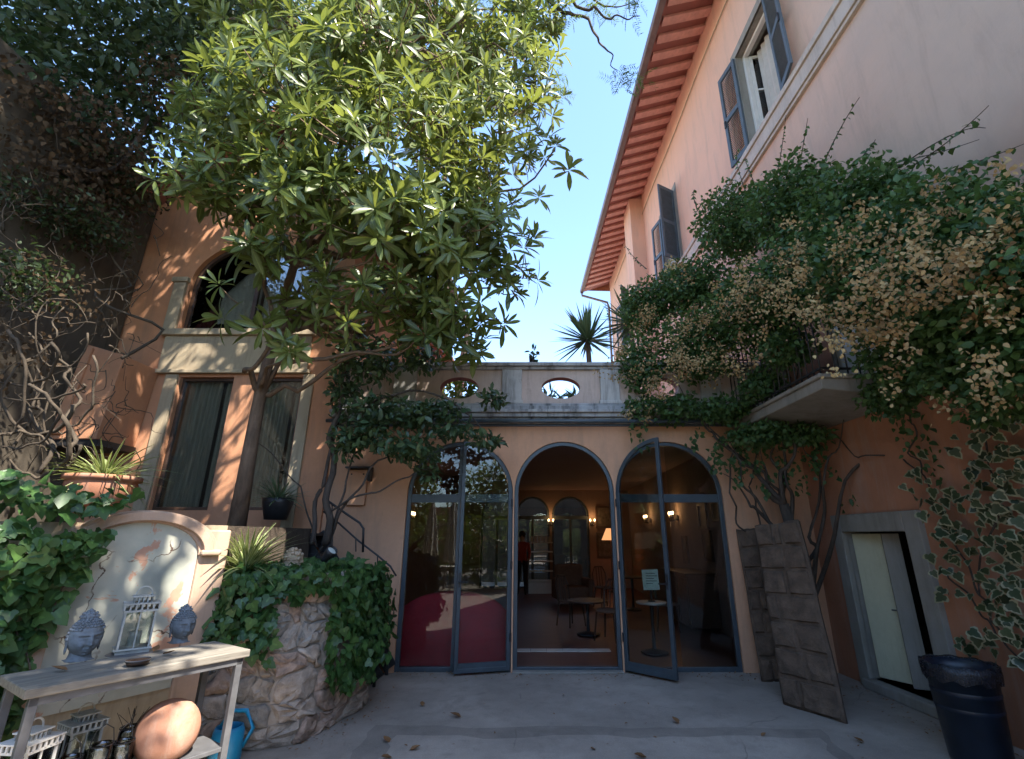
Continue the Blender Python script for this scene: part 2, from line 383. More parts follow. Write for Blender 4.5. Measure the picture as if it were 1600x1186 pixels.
def tile_mat():
    t = NT('terracotta_floor'); b = t.n('TexBrick'); b.inputs['Scale'].default_value = 3.2; t.l(t.co, b.inputs['Vector'])
    b.inputs['Color1'].default_value = (.10, .042, .036, 1); b.inputs['Color2'].default_value = (.13, .055, .045, 1); b.inputs['Mortar'].default_value = (.09, .05, .04, 1)
    b.inputs['Mortar Size'].default_value = .012
    return t.done(b.outputs['Color'], .45, t.bump(b.outputs['Fac'], -.2, .004))
M['floor'] = tile_mat()
M['marble'] = simple('marble', (.6, .56, .5), .4, .15, 7)

# ------------------------------------------------------------------ leaves
def nrm(a): return a/np.maximum(np.linalg.norm(a, axis=-1, keepdims=True), 1e-9)
def leaf_template(ys, ws, fold=.12, droop=.15, power=1.8):
    V = []; R = []; Fs = []
    for y, w in zip(ys, ws):
        z = -droop*y**power
        V += [(-w, y, z+fold*w), (0, y, z), (w, y, z+fold*w)]; R += [1, 0, 1]
    for i in range(len(ys)-1):
        a = 3*i; b = a+3; Fs += [(a, a+1, b+1, b), (a+1, a+2, b+2, b+1)]
    return np.array(V), Fs, np.array(R, float)
def ivy_template(fold=.1, droop=.12):
    o = [(0, 0), (.25, -.14), (.52, .02), (.56, .26), (.34, .40), (.30, .60), (0, 1)]
    V = [(0, 0, 0), (0, .38, -.02), (0, 1, -droop)]; R = [.1, 0, 1]; Fs = []
    for s in (1, -1):
        b = len(V)
        for (x, y) in o[1:6]: V.append((s*x, y, fold*abs(x)-droop*y*y)); R.append(1)
        T = [(0, b, b+1), (0, b+1, b+2, 1), (1, b+2, b+3), (1, b+3, b+4), (1, b+4, 2)]
        Fs += T if s > 0 else [tuple(reversed(f)) for f in T]
    return np.array(V), Fs, np.array(R, float)
T_LOQ = [leaf_template((0, .12, .35, .6, .82, 1), (.012, .045, .10, .13, .10, .006), .25, d) for d in (.05, .22, .45)]
T_OVAL = leaf_template((0, .3, .65, 1), (.02, .2, .22, .01), .2, .18)
T_SMALL = leaf_template((0, .4, 1), (.03, .3, .01), .25, .15)
T_NARROW = leaf_template((0, .4, 1), (.02, .09, .01), .2, .15)
T_HEART = leaf_template((0, .25, .6, 1), (.05, .36, .3, .01), .2, .25)
T_BLADE = [leaf_template((0, .2, .4, .6, .8, 1), (.022, .026, .026, .022, .016, .003), .35, d, 2) for d in (.15, .4, .7)]
T_YUC = leaf_template((0, .25, .6, 1), (.02, .035, .03, .002), .3, .03)
T_IVY = ivy_template()
def basis(D, N):
    D = nrm(D); S = nrm(np.cross(D, N)); Z = np.cross(S, D); return np.stack([S, D, Z], -1)     # columns
def leaves_mesh(name, T, P, D, N, S, tint, mat):
    V, Fs, R = T; B = basis(D, N); n = len(P); k = len(V)
    X = np.einsum('nij,kj->nki', B, V)*S[:, None, None]+P[:, None, :]
    ft = np.array([len(f) for f in Fs]); fl = np.concatenate([np.array(f) for f in Fs]); L = len(fl)
    me = bpy.data.meshes.new(name); me.vertices.add(n*k); me.loops.add(n*L); me.polygons.add(n*len(Fs))
    me.vertices.foreach_set('co', X.reshape(-1).astype(np.float32))
    me.loops.foreach_set('vertex_index', (fl[None]+(np.arange(n)*k)[:, None]).reshape(-1).astype(np.int32))
    st = np.concatenate([[0], np.cumsum(ft)[:-1]])
    me.polygons.foreach_set('loop_start', (st[None]+(np.arange(n)*L)[:, None]).reshape(-1).astype(np.int32))
    me.polygons.foreach_set('use_smooth', np.ones(n*len(Fs), bool))
    me.attributes.new('tint', 'FLOAT', 'POINT').data.foreach_set('value', np.repeat(tint, k).astype(np.float32))
    me.attributes.new('rim', 'FLOAT', 'POINT').data.foreach_set('value', np.tile(R, n).astype(np.float32))
    me.materials.append(mat); me.update(calc_edges=True); me.validate(); return me
def rnd(n, k=3): return RNG.normal(size=(n, k))
def unit(n): return nrm(rnd(n))
def plant_leaves(root, T, P, D, N, S, tint, mat, singles=0, name='leaf', stuff='foliage', kind='stuff'):
    """the leaves that show largest become single parts sharing meshes, the rest one foliage part"""
    P, D, N = map(lambda a: np.asarray(a, float), (P, D, N)); S = np.asarray(S, float); tint = np.asarray(tint, float)
    sel = np.zeros(len(P), bool)
    Ts = T if isinstance(T, list) else [T]
    ti = RNG.integers(0, len(Ts), len(P))
    if singles:
        x, y, f = proj(P); inside = (x > -20) & (x < 1620) & (y > -20) & (y < 1200)
        view = nrm(P-np.array([0, 0, EYE])); face = np.abs((view*nrm(N)).sum(1))*.6+.4
        q = np.where(inside, S/f*face, 0)
        q *= RNG.uniform(.75, 1.25, len(P)); sel[np.argsort(-q)[:singles]] = True; sel &= q > 0
        cache = {}; Bm = basis(D, N); loc = np.array(root.location)
        for i in np.nonzero(sel)[0]:
            key = (ti[i], int(tint[i]*5.99))
            if key not in cache:
                z = np.zeros((1, 3)); cache[key] = leaves_mesh(name, Ts[ti[i]], z, np.array([[0, 1., 0]]), np.array([[0, 0, 1.]]), np.ones(1), np.array([(key[1]+.5)/6]), mat)
            o = lk(bpy.data.objects.new(name, cache[key])); o.parent = root
            m = Matrix(((Bm[i]*S[i]).tolist())).to_4x4(); m.translation = Vector(P[i]-loc); o.matrix_basis = m
    for k in range(len(Ts)):
        r = ~sel & (ti == k)
        if r.any():
            o = lk(bpy.data.objects.new(stuff, leaves_mesh(stuff, Ts[k], P[r], D[r], N[r], S[r], tint[r], mat)))
            adopt(o, root)
            if kind: o['kind'] = kind
def shell(lobes, n, inner=.5):
    """points in ellipsoids (centre, radii), by volume; returns points, outward directions"""
    c = np.array([l[0] for l in lobes], float); r = np.array([l[1] for l in lobes], float)
    w = (r.prod(1))**.75; idx = RNG.choice(len(lobes), n, p=w/w.sum()); d = unit(n)
    k = inner+(1-inner)*RNG.uniform(0, 1, (n, 1))**.6
    k *= 1+.16*np.sin(d[:, :1]*7+idx[:, None])*np.cos(d[:, 2:]*6+idx[:, None]*2)
    return c[idx]+d*r[idx]*k, d, idx
def smooth(P, k=3):
    Q = []
    for i in range(len(P)-1):
        a, b, c, d = P[max(0, i-1)], P[i], P[i+1], P[min(len(P)-1, i+2)]
        for q in range(k):
            t = q/k; Q.append(.5*((2*b)+(c-a)*t+(2*a-5*b+4*c-d)*t*t+(3*b-a-3*c+d)*t**3))
    return Q+[P[-1]]
def wander(a, b, n=6, amp=.15):
    a, b = Vector(a), Vector(b); L = (b-a).length
    return smooth([a.lerp(b, i/(n-1))+Vector((random.gauss(0, 1), random.gauss(0, 1), random.gauss(0, 1)))*(amp*L/n if 0 < i < n-1 else 0) for i in range(n)])
def taper(a, b, n): return [a+(b-a)*i/(n-1) for i in range(n)]

# ================================================================== GROUND
mb = MB(); mb.box(-60, 60, -60, 80, -.5, 0); g = mb.build('ground', M['concrete']); props(g, 'grey worn concrete courtyard ground', None, None, 'structure')
# old repair: a darker U-shaped strip round a paler patch
YP0, YP1 = 3.0, 4.95
def ragged(P, k=14, a=.022):
    rg_ = random.Random(4); Q = []
    for i in range(len(P)):
        p, q = P[i], P[(i+1) % len(P)]
        for t in range(k): Q.append((p[0]+(q[0]-p[0])*t/k+rg_.gauss(0, a)*(t > 0), p[1]+(q[1]-p[1])*t/k+rg_.gauss(0, a)*(t > 0)))
    return Q
def sheet(name, P, z, mat, label):
    mb = MB(); mb.add([(x, y, z) for x, y in P], [tuple(range(len(P)))]); props(mb.build(name, mat), label, None, None, 'structure')
sheet('repair_strip', ragged([(-1.32, YP0), (2.2, YP0), (2.52, YP1), (-1.40, YP1+.1)]), .004, M['concrete3'], 'darker repair strip in the courtyard concrete')
sheet('concrete_patch', ragged([(-1.02, YP0), (2.0, YP0), (2.40, YP1-.2), (-1.15, YP1-.14)], 14, .03), .008, M['concrete2'], 'paler concrete patch in the courtyard floor')

# ================================================================== ARCADE (garden hall front)
YB = 6.8; ZS, ZT = 2.18, 2.9
ARC = [(-1.73, -.27), (-.25, 1.13), (1.15, 2.63)]
hall = thing('garden_hall', 'low orange garden hall with three blue framed glazed arches and a parapet with oval openings', 'building', (.45, YB, 0))
mb = MB(); arch_wall(mb, -2.88, 3.95, 0, 3.12, YB, YB+.25, [(a, b, 0, ZS, ZT) for a, b in ARC]); mb.build('wall', M['arcade_plaster'], hall)
mb = MB(); X0, X1 = -2.88, 3.95      # cornice courses, each proud of the one below
mb.box(X0, X1, YB-.02, YB+.24, 3.12, 3.155, 1); mb.box(X0, X1, YB-.10, YB+.24, 3.155, 3.23, 0)
mb.box(X0, X1, YB-.16, YB+.24, 3.23, 3.285, 0); mb.box(X0, X1, YB-.21, YB+.24, 3.285, 3.33, 0)
mb.box(X0, X1, YB-.13, YB+.24, 3.33, 3.40, 0); mb.box(X0, X1, YB-.07, YB+.24, 3.40, 3.45, 0)
mb.build('cornice', [M['cornice_stone'], M['door_metal']], hall, bevel=.008)
mb = MB(); mb.tube([(X0, YB-.25, 3.15), (X1, YB-.25, 3.135)], .028, 8); mb.build('gutter_pipe', M['door_metal'], hall, True)
PIL = [(-2.05, -1.72), (-.45, -.16), (1.0, 1.28), (2.48, 2.78)]
for a, b in PIL:
    mb = MB(); mb.box(a, b, YB-.05, YB+.2, 3.45, 3.98); mb.box(a-.02, b+.02, YB-.065, YB+.2, 3.452, 3.50); mb.build('parapet_pilaster', M['parapet_stone'], hall, bevel=.006)
def oval_panel(a, b, z0, z1, y0, y1, rx, rz):
    c, cz = (a+b)/2, (z0+z1)/2-.01; n = 48; O = []; I = []
    corner = [math.atan2(s*(z1-cz), t*(c-a)) for s, t in ((1,1),(1,-1),(-1,-1),(-1,1))]
    th = sorted([2*math.pi*i/n-math.pi for i in range(n)]+corner)
    for w in th:
        cx, sx = math.cos(w), math.sin(w)
        k = min((c-a)/abs(cx) if abs(cx) > 1e-6 else 1e9, ((z1-cz) if sx > 0 else (cz-z0))/abs(sx) if abs(sx) > 1e-6 else 1e9)
        O.append((c+cx*k, cz+sx*k)); r = 1/math.sqrt((cx/rx)**2+(sx/rz)**2); I.append((c+cx*r, cz+sx*r))
    m = len(th); V = [(x, y0, z) for x, z in O]+[(x, y0, z) for x, z in I]+[(x, y1, z) for x, z in O]+[(x, y1, z) for x, z in I]; Fs = []; mats = []
    mbp = MB(); mbp.add(V, [(i, (i+1) % m, m+(i+1) % m, m+i) for i in range(m)]+[(2*m+(i+1) % m, 2*m+i, 3*m+i, 3*m+(i+1) % m) for i in range(m)])
    mbp.add(V, [(m+i, m+(i+1) % m, 3*m+(i+1) % m, 3*m+i) for i in range(m)], 1)
    return mbp
for a, b in ((-1.72, -.45), (-.16, 1.0), (1.28, 2.48)):
    oval_panel(a, b, 3.45, 3.98, YB, YB+.16, .285, .165).build('oval_panel', [M['parapet_panel'], M['soffit']], hall)
for a, b in ((-2.88, -2.05), (2.78, 3.95)):
    mb = MB(); mb.box(a, b, YB, YB+.16, 3.45, 3.98); mb.build('parapet_end', M['parapet_panel'], hall)
mb = MB(); mb.box(X0, X1, YB-.06, YB+.22, 3.98, 4.02); mb.box(X0, X1, YB-.11, YB+.26, 4.02, 4.075); mb.build('coping', M['cornice_stone'], hall, bevel=.008)

# fixed arched frames with their panes, then the two open leaves
FY0, FY1 = YB+.03, YB+.10
def arch_frame(a, b, fixed):
    mb = MB(); mb.ring(arch_pts(a, b, .0, ZS, ZT, 28), .055, FY0, FY1)
    fr = mb.build('arch_frame', M['door_metal'], hall, bevel=.006)
    if fixed:
        c = (a+b)/2
        mb = MB(); mb.box(a+.056, b-.056, FY0+.012, FY1-.012, 2.06, 2.17); mb.build('transom', M['door_metal'], fr)
        s0, s1 = (a, c) if fixed < 0 else (c, b)
        r = (b-a)/2-.056; pts = [(s0+(.056 if fixed < 0 else 0), .056), (s1-(.056 if fixed > 0 else 0), .056)]
        w = [math.pi*i/28 for i in range(29)]
        pts += [(c+r*math.cos(q), ZS+(ZT-ZS-.056)*math.sin(q)) for q in w if (math.cos(q) <= 1e-6 if fixed < 0 else math.cos(q) >= -1e-6)]
        mb = MB(); mb.prism(pts, FY0+.03, FY0+.038); mb.build('glass_pane', M['glass'], fr)
        # lunette glass over the leaf's half stays out: the leaf is full height
    return fr
fL = arch_frame(*ARC[0], -1); fC = arch_frame(*ARC[1], 0); fR = arch_frame(*ARC[2], 1)
mb = MB(); mb.box(-1.03, -.98, FY0-.002, FY1+.002, .0, 2.84); mb.build('mullion', M['door_metal'], fL)
def leaf_door(hinge_x, side, ang, name='door_leaf'):
    """half-arch leaf hinged at hinge_x; the arch rises away from the hinge (side=-1: leaf runs to -x)"""
    L = .70; w = [math.pi/2*i/14 for i in range(15)]
    pts = [(0, .03), (L, .03)]+[(L-(L)*math.sin(q), ZS+(ZT-ZS-.03)*math.cos(q)) for q in w]
    if side < 0: pts = [(-x, z) for x, z in reversed(pts)]
    mb = MB(); inner = mb.ring(pts, .05, -.022, .022)
    f = mb.build('door_leaf', M['door_metal'], None, bevel=.005); f.location = (hinge_x, FY0-.02, 0); f.rotation_euler = (0, 0, ang)
    adopt(f, hall)
    mb = MB(); mb.prism(inner, -.004, .004); o = mb.build('glass_pane', M['glass'], f, world=False)
    mb = MB(); x0 = side*L*.07; x1 = side*L*.93
    mb.box(min(x0, x1)-.0, max(x0, x1), -.016, .016, .08, .135); mb.build('bottom_rail', M['door_metal'], f, world=False)
    mb = MB(); xe = side*(L-.026)
    mb.box(xe-.012, xe+.012, -.035, -.022, 1.0, 1.17); mb.tube([(xe, -.035, 1.06), (xe, -.075, 1.06), (xe-side*.09, -.075, 1.06)], .009, 6); mb.build('handle', M['black_metal'], f, world=False)
    for hz in (.35, 1.2, 2.0):
        mb = MB(); mb.tube([(0, -.026, hz), (0, -.026, hz+.1)], .013, 6); mb.build('hinge', M['black_metal'], f, world=False)
    return f
leaf_door(-.285, -1, math.radians(15))
leaf_door(1.165, 1, math.radians(-43))
mb = MB(); mb.box(-.25, 1.13, YB-.06, YB+.25, 0, .025); mb.build('threshold', M['grey_stone'], hall, bevel=.006)

# interior of the hall
YF = 17.0; XL, XR = -2.8, 3.3
mb = MB(); mb.box(XL-.2, XR+.6, YB+.25, YF+.2, -.1, .018); props(mb.build('interior_floor', M['floor']), 'dark terracotta tiled floor inside the hall', None, None, 'structure')
for i in range(6):
    mb = MB(); x = -.26+i*.235; mb.box(x, x+.23, 7.86+.01*(i % 2), 8.04, .018, .026); mb.build('marble_tile', M['marble'], bpy.data.objects['interior_floor'])
mb = MB(); mb.box(XL-.2, XL, YB+.25, YF, 0, 3.15); mb.build('interior_wall', M['room'], hall)
mb = MB(); mb.box(XR, XR+.2, YB+.25, YF, 0, 3.15); mb.build('interior_wall', M['room'], hall)
FA = [(-1.75, -.65), (-.58, .58), (.66, 1.92)]
mb = MB(); arch_wall(mb, XL-.2, XR+.2, 0, 3.15, YF, YF+.25, [(a, b, 0, 2.3, 2.95) for a, b in FA]); mb.build('rear_wall', M['room'], hall)
mb = MB(); mb.box(XL-.2, 3.95, YB+.25, YF+.25, 3.15, 3.38); mb.build('terrace_slab', M['ceiling'], hall)
for a, b in FA:
    mb = MB(); mb.ring(arch_pts(a, b, 0, 2.3, 2.95, 20), .07, YF+.08, YF+.16); c = (a+b)/2
    mb.box(a+.07, b-.07, YF+.09, YF+.15, 2.18, 2.3); mb.box(c-.04, c+.04, YF+.088, YF+.152, .07, 2.18)
    w = mb.build('arched_window', M['door_metal'], hall)
    mb = MB(); mb.prism([(x, z) for x, z in arch_pts(a+.06, b-.06, .06, 2.3, 2.89, 20)], YF+.11, YF+.12); mb.build('glass_pane', M['window_glass'], w)
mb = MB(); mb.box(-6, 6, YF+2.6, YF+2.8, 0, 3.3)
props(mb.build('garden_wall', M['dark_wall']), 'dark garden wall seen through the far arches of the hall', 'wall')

# ================================================================== VILLA on the right (built in its own frame: +y along the facade, -x out)
VL = thing('villa', 'tall salmon villa with shuttered windows and painted rafters along the right of the courtyard', 'house', (3.87, 5.0, 0), math.radians(2.06))
S0, S1, ZE = -6.25, 13.7, 12.3
def grid_wall(mb, s0, s1, z0, z1, holes, depth, m=0, rm=1):
    ss = sorted({s0, s1, *[h[0] for h in holes], *[h[1] for h in holes]}); zs = sorted({z0, z1, *[h[2] for h in holes], *[h[3] for h in holes]})
    for i in range(len(ss)-1):
        for j in range(len(zs)-1):
            cs, cz = (ss[i]+ss[i+1])/2, (zs[j]+zs[j+1])/2
            if any(h[0] < cs < h[1] and h[2] < cz < h[3] for h in holes): continue
            mb.add([(0, ss[i], zs[j]), (0, ss[i+1], zs[j]), (0, ss[i+1], zs[j+1]), (0, ss[i], zs[j+1])], [(3, 2, 1, 0)], m)
    for (a, b, c, d) in holes:
        q = [(a, c), (b, c), (b, d), (a, d)]
        for k in range(4):
            (p, r), (u, v) = q[k], q[(k+1) % 4]
            mb.add([(0, p, r), (0, u, v), (depth, u, v), (depth, p, r)], [(0, 1, 2, 3)], rm)
WIN = [(.62, 1.67, 8.05, 10.15), (5.35, 6.45, 8.05, 10.15), (10.6, 11.65, 8.05, 10.15)]
DOOR = (.15, 1.15, .10, 1.66)
BALD = (-.35, .75, 3.3, 5.5)
mb = MB(); grid_wall(mb, S0, S1, -.0, ZE+.2, WIN+[DOOR, BALD], .3)
mb.add([(0, S1, 0), (8, S1, 0), (8, S1, ZE+.2), (0, S1, ZE+.2)], [(3, 2, 1, 0)]); mb.add([(0, S0, 0), (8, S0, 0), (8, S0, ZE+.2), (0, S0, ZE+.2)], [(0, 1, 2, 3)])
mb.add([(8, S0, 0), (8, S1, 0), (8, S1, ZE+.2), (8, S0, ZE+.2)], [(0, 1, 2, 3)])
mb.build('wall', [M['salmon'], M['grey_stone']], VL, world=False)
# dark rooms behind the openings
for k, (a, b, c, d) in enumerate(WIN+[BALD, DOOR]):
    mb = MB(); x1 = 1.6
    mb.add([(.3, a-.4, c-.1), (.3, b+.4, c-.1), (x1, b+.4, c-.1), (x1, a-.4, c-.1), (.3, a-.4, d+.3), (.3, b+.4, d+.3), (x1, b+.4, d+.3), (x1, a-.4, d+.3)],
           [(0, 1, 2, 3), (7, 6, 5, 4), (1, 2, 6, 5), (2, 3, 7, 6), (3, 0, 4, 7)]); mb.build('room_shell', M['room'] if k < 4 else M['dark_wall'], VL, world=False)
# string course below the upper windows: cream band with two grooves
mb = MB(); mb.box(-.09, .02, S0, S1, 7.93, 8.03); mb.box(-.06, .02, S0, S1, 7.72, 7.93); mb.box(-.075, .02, S0, S1, 7.66, 7.715); mb.box(-.05, .02, S0, S1, 7.60, 7.655)
mb.build('string_course', M['band'], VL, world=False, bevel=.006)
mb = MB(); mb.tube([(-.03, S0+.5+i*.8, 11.55+.03*math.sin(i*1.3)) for i in range(24)], .012, 5); mb.build('cable', M['cream_stone'], VL, True, world=False)
# sloping soffit, rafters, fascia, gutter and roof
OUT, ZG = 1.12, 11.9
def slope(x): return ZE+(ZG-ZE)*(-x/OUT)
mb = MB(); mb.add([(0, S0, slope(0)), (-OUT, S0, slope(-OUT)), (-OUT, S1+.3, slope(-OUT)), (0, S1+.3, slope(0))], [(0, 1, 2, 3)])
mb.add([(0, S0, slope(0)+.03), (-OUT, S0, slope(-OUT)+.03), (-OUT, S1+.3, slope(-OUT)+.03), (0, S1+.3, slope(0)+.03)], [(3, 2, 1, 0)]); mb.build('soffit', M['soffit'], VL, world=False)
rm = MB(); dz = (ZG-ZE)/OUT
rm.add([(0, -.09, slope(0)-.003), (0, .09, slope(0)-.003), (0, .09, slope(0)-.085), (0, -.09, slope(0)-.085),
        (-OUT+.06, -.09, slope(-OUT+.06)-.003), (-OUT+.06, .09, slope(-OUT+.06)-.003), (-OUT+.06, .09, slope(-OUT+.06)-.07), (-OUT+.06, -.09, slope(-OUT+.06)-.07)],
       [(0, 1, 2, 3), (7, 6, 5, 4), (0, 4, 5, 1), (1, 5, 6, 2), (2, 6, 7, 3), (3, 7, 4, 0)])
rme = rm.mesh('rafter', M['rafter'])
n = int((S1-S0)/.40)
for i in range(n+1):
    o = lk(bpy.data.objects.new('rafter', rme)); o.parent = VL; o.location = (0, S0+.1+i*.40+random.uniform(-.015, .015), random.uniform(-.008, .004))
mb = MB(); prof = [(-.0, .0), (-.13, .0), (-.15, .06), (-.15, .12), (-.13, .12), (-.115, .04), (-.02, .03), (-.02, .12), (0, .12)]
k = len(prof); V = [(-OUT+x, s, ZG-.06+z) for s in (S0-.1, S1+.32) for x, z in prof]
mb.add(V, [(i, (i+1) % k, (i+1) % k+k, i+k) for i in range(k)]+[tuple(range(k-1, -1, -1)), tuple(range(k, 2*k))]); mb.build('gutter', M['gutter'], VL, world=False)
mb = MB(); mb.tube([(-OUT-.07, S1+.25, ZG-.06), (-OUT-.07, S1+.25, ZG-.2), (-.12, S1+.1, ZG-.6), (-.1, S1-.08, ZG-.9), (-.1, S1-.08, 3.4)], .05, 8); mb.build('downpipe', M['gutter'], VL, True, world=False)
mb = MB(); mb.add([(-OUT-.05, S0-.1, ZG+.10), (4, S0-.1, ZG+2.3), (8.6, S0-.1, ZG), (-OUT-.05, S1+.35, ZG+.10), (4, S1+.35, ZG+2.3), (8.6, S1+.35, ZG)], [(0, 1, 4, 3), (1, 2, 5, 4), (0, 2, 1), (3, 4, 5)])
mb.build('roof', M['terracotta'], VL, world=False)
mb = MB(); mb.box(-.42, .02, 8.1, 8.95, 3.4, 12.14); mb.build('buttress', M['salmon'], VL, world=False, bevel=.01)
# shuttered windows
def louvre_shutter(parent, hinge_s, z0, z1, w, ang, direc):
    """hinged at hinge_s; lies along +y*direc against the wall when ang = 0, swings out by ang"""
    mb = MB(); t = .02
    for (a, b, c, d) in ((0, .07, z0, z1), (w-.07, w, z0, z1), (.07, w-.07, z0, z0+.1), (.07, w-.07, z1-.1, z1), (.07, w-.07, (z0+z1)/2-.05, (z0+z1)/2+.05)):
        mb.box(-t, t, min(a*direc, b*direc), max(a*direc, b*direc), c, d)
    f = mb.build('shutter', M['shutter'], parent, world=False, bevel=.004); f.location = (-.035, hinge_s, 0); f.rotation_euler = (0, 0, ang*direc)
    mb = MB()
    for (c, d) in ((z0+.1, (z0+z1)/2-.05), ((z0+z1)/2+.05, z1-.1)):
        nn = int((d-c)/.045)
        for i in range(nn):
            z = c+(i+.5)*(d-c)/nn
            mb.obox((0, direc*w/2, z), .034, w-.14, .007, X=(1, 0, .9), Z=(-.9, 0, 1))
    l = mb.build('louvre_slats', M['shutter'], f, world=False); l['kind'] = 'stuff'
    mb = MB(); mb.box(-.04, -.02, min(direc*(w-.06), direc*(w-.02)), max(direc*(w-.06), direc*(w-.02)), z0+.9, z0+1.05); mb.build('latch', M['black_metal'], f, world=False)
def window(a, b, c, d, angs):
    mb = MB(); x0, x1 = .12, .2
    mb.box(x0, x1, a, a+.06, c, d); mb.box(x0, x1, b-.06, b, c, d); mb.box(x0, x1, a+.06, b-.06, c, c+.06); mb.box(x0, x1, a+.06, b-.06, d-.06, d)
    fr = mb.build('window_frame', M['white_paint'], VL, world=False, bevel=.004)
    w2 = (b-a-.12)/2
    for hs, sg, an in ((b-.06, -1, math.radians(78)), (a+.06, 1, math.radians(62))):
        mb = MB()
        for (p, q, r, s) in ((0, .06, c+.065, d-.065), (w2-.06, w2, c+.065, d-.065), (.06, w2-.06, c+.065, c+.13), (.06, w2-.06, d-.13, d-.065), (.06, w2-.06, c+1.2, c+1.24)):
            mb.box(-.02, .02, min(p*sg, q*sg), max(p*sg, q*sg), r, s)
        sa = mb.build('window_sash', M['white_paint'], VL, world=False, bevel=.003); sa.location = (.2, hs, 0); sa.rotation_euler = (0, 0, -an*sg)
        mb = MB(); mb.box(-.004, .004, min(.06*sg, (w2-.06)*sg), max(.06*sg, (w2-.06)*sg), c+.13, d-.13); mb.build('glass_pane', M['window_glass'], sa, world=False)
    mb = MB(); e = .16
    mb.box(-.015, .02, a-e, a, c, d+e); mb.box(-.015, .02, b, b+e, c, d+e); mb.box(-.015, .02, a, b, d, d+e); mb.build('window_surround', M['grey_stone'], VL, world=False)
    nx = 30; V = [(.34+.02*math.sin(i*1.3), a+.1+(b-a-.2)*i/nx, z) for z in (c+.02, d-.05) for i in range(nx+1)]; mb = MB(); mb.add(V, [(i, i+1, nx+2+i, nx+1+i) for i in range(nx)]); mb.add([(x+.005, y, z) for x, y, z in V], [(i, nx+1+i, nx+2+i, i+1) for i in range(nx)]); mb.build('net_curtain', M['net'], VL, True, world=False)
    louvre_shutter(VL, b+.02, c, d, (b-a)/2-.02, math.radians(angs[0]), 1)
    louvre_shutter(VL, a-.02, c, d, (b-a)/2-.02, math.radians(angs[1]), -1)
window(*WIN[0], (9, 14)); window(*WIN[1], (10, 62)); window(*WIN[2], (12, 40))
# low doorway
a, b, c, d = DOOR
mb = MB(); mb.box(-.06, .02, a-.20, a, 0, 1.86); mb.box(-.06, .02, b, b+.17, 0, 1.86); mb.box(-.06, .02, a, b, d, 1.86)
mb.build('door_surround', M['grey_stone'], VL, world=False, bevel=.01)
mb = MB(); mb.box(-.12, .3, a-.08, b+.05, 0, .10); mb.build('door_step', M['grey_stone'], VL, world=False, bevel=.012)
mb = MB(); mb.box(-.022, .022, -.46, 0, .12, 1.64); dl = mb.build('door', M['cream_door'], VL, world=False, bevel=.004); dl.location = (.06, b-.025, 0); dl.rotation_euler = (0, 0, math.radians(24))
mb = MB(); mb.box(-.035, -.022, -.43, -.37, .78, .9); mb.tube([(-.03, -.4, .84), (-.075, -.4, .84), (-.075, -.31, .84)], .009, 6); mb.build('handle', M['grey_metal'], dl, world=False)
mb = MB(); mb.box(-.02, .02, -.46, 0, .12, 1.64); d2 = mb.build('door', M['grey_stone'], VL, world=False, bevel=.004); d2.location = (.085, b-.46, 0); d2.rotation_euler = (0, 0, math.radians(62)); d2.scale = (1, .35, 1)
# balcony with its slab, railing bars and the pale shutters behind
mb = MB(); B0, B1, BX = -.33, 1.75, -.95
mb.add([(0, B0, 2.94), (0, B1, 2.94), (BX, B1, 3.03), (BX, B0, 3.03), (0, B0, 3.14), (0, B1, 3.14), (BX, B1, 3.14), (BX, B0, 3.14)], [(0, 1, 2, 3), (7, 6, 5, 4), (0, 4, 5, 1), (1, 5, 6, 2), (2, 6, 7, 3), (3, 7, 4, 0)])
mb.box(BX-.03, 0, B0-.03, B1+.03, 3.141, 3.185); mb.build('balcony_slab', M['grey_stone'], VL, world=False, bevel=.01)
mb = MB(); zt = 4.1
for z in (3.26, zt): mb.tube([(0, B0+.04, z), (BX+.04, B0+.04, z), (BX+.04, B1-.04, z), (0, B1-.04, z)], .014, 6)
mb.build('balcony_rail', M['black_metal'], VL, world=False)
bar = MB(); bar.tube([(0, 0, 3.185), (0, 0, zt)], .009, 6); bme = bar.mesh('baluster', M['black_metal'], True)
for (x, s) in [(BX+.04, B0+.04+i*(B1-B0-.08)/18) for i in range(19)]+[(-.1-i*.13, B0+.04) for i in range(6)]+[(-.1-i*.13, B1-.04) for i in range(6)]:
    o = lk(bpy.data.objects.new('baluster', bme)); o.parent = VL; o.location = (x, s, 0)
for s0 in (-.34, .21):
    mb = MB(); mb.box(.05, .09, s0, s0+.53, 3.3, 5.48)
    for q in range(3): mb.box(.035, .049, s0+.08, s0+.45, 3.42+q*.68, 3.98+q*.68)
    mb.build('balcony_door', M['white_paint'], VL, world=False, bevel=.004)

# ================================================================== LEFT HOUSE (gable end towards the yard)
YL = 6.75
LH = thing('orange_house', 'orange gabled house on the left with an arched upper window and curtained glass doors', 'house', (-4.4, YL, 0))
GX0, GX1, GR = -6.5, -2.86, -4.4
UW = (-5.42, -3.38); UZ0, UZS, UZT = 4.62, 5.42, 6.22
FW = [(-5.22, -4.42), (-4.06, -3.40)]; FZ0, FZ1 = 1.95, 3.86
mb = MB()
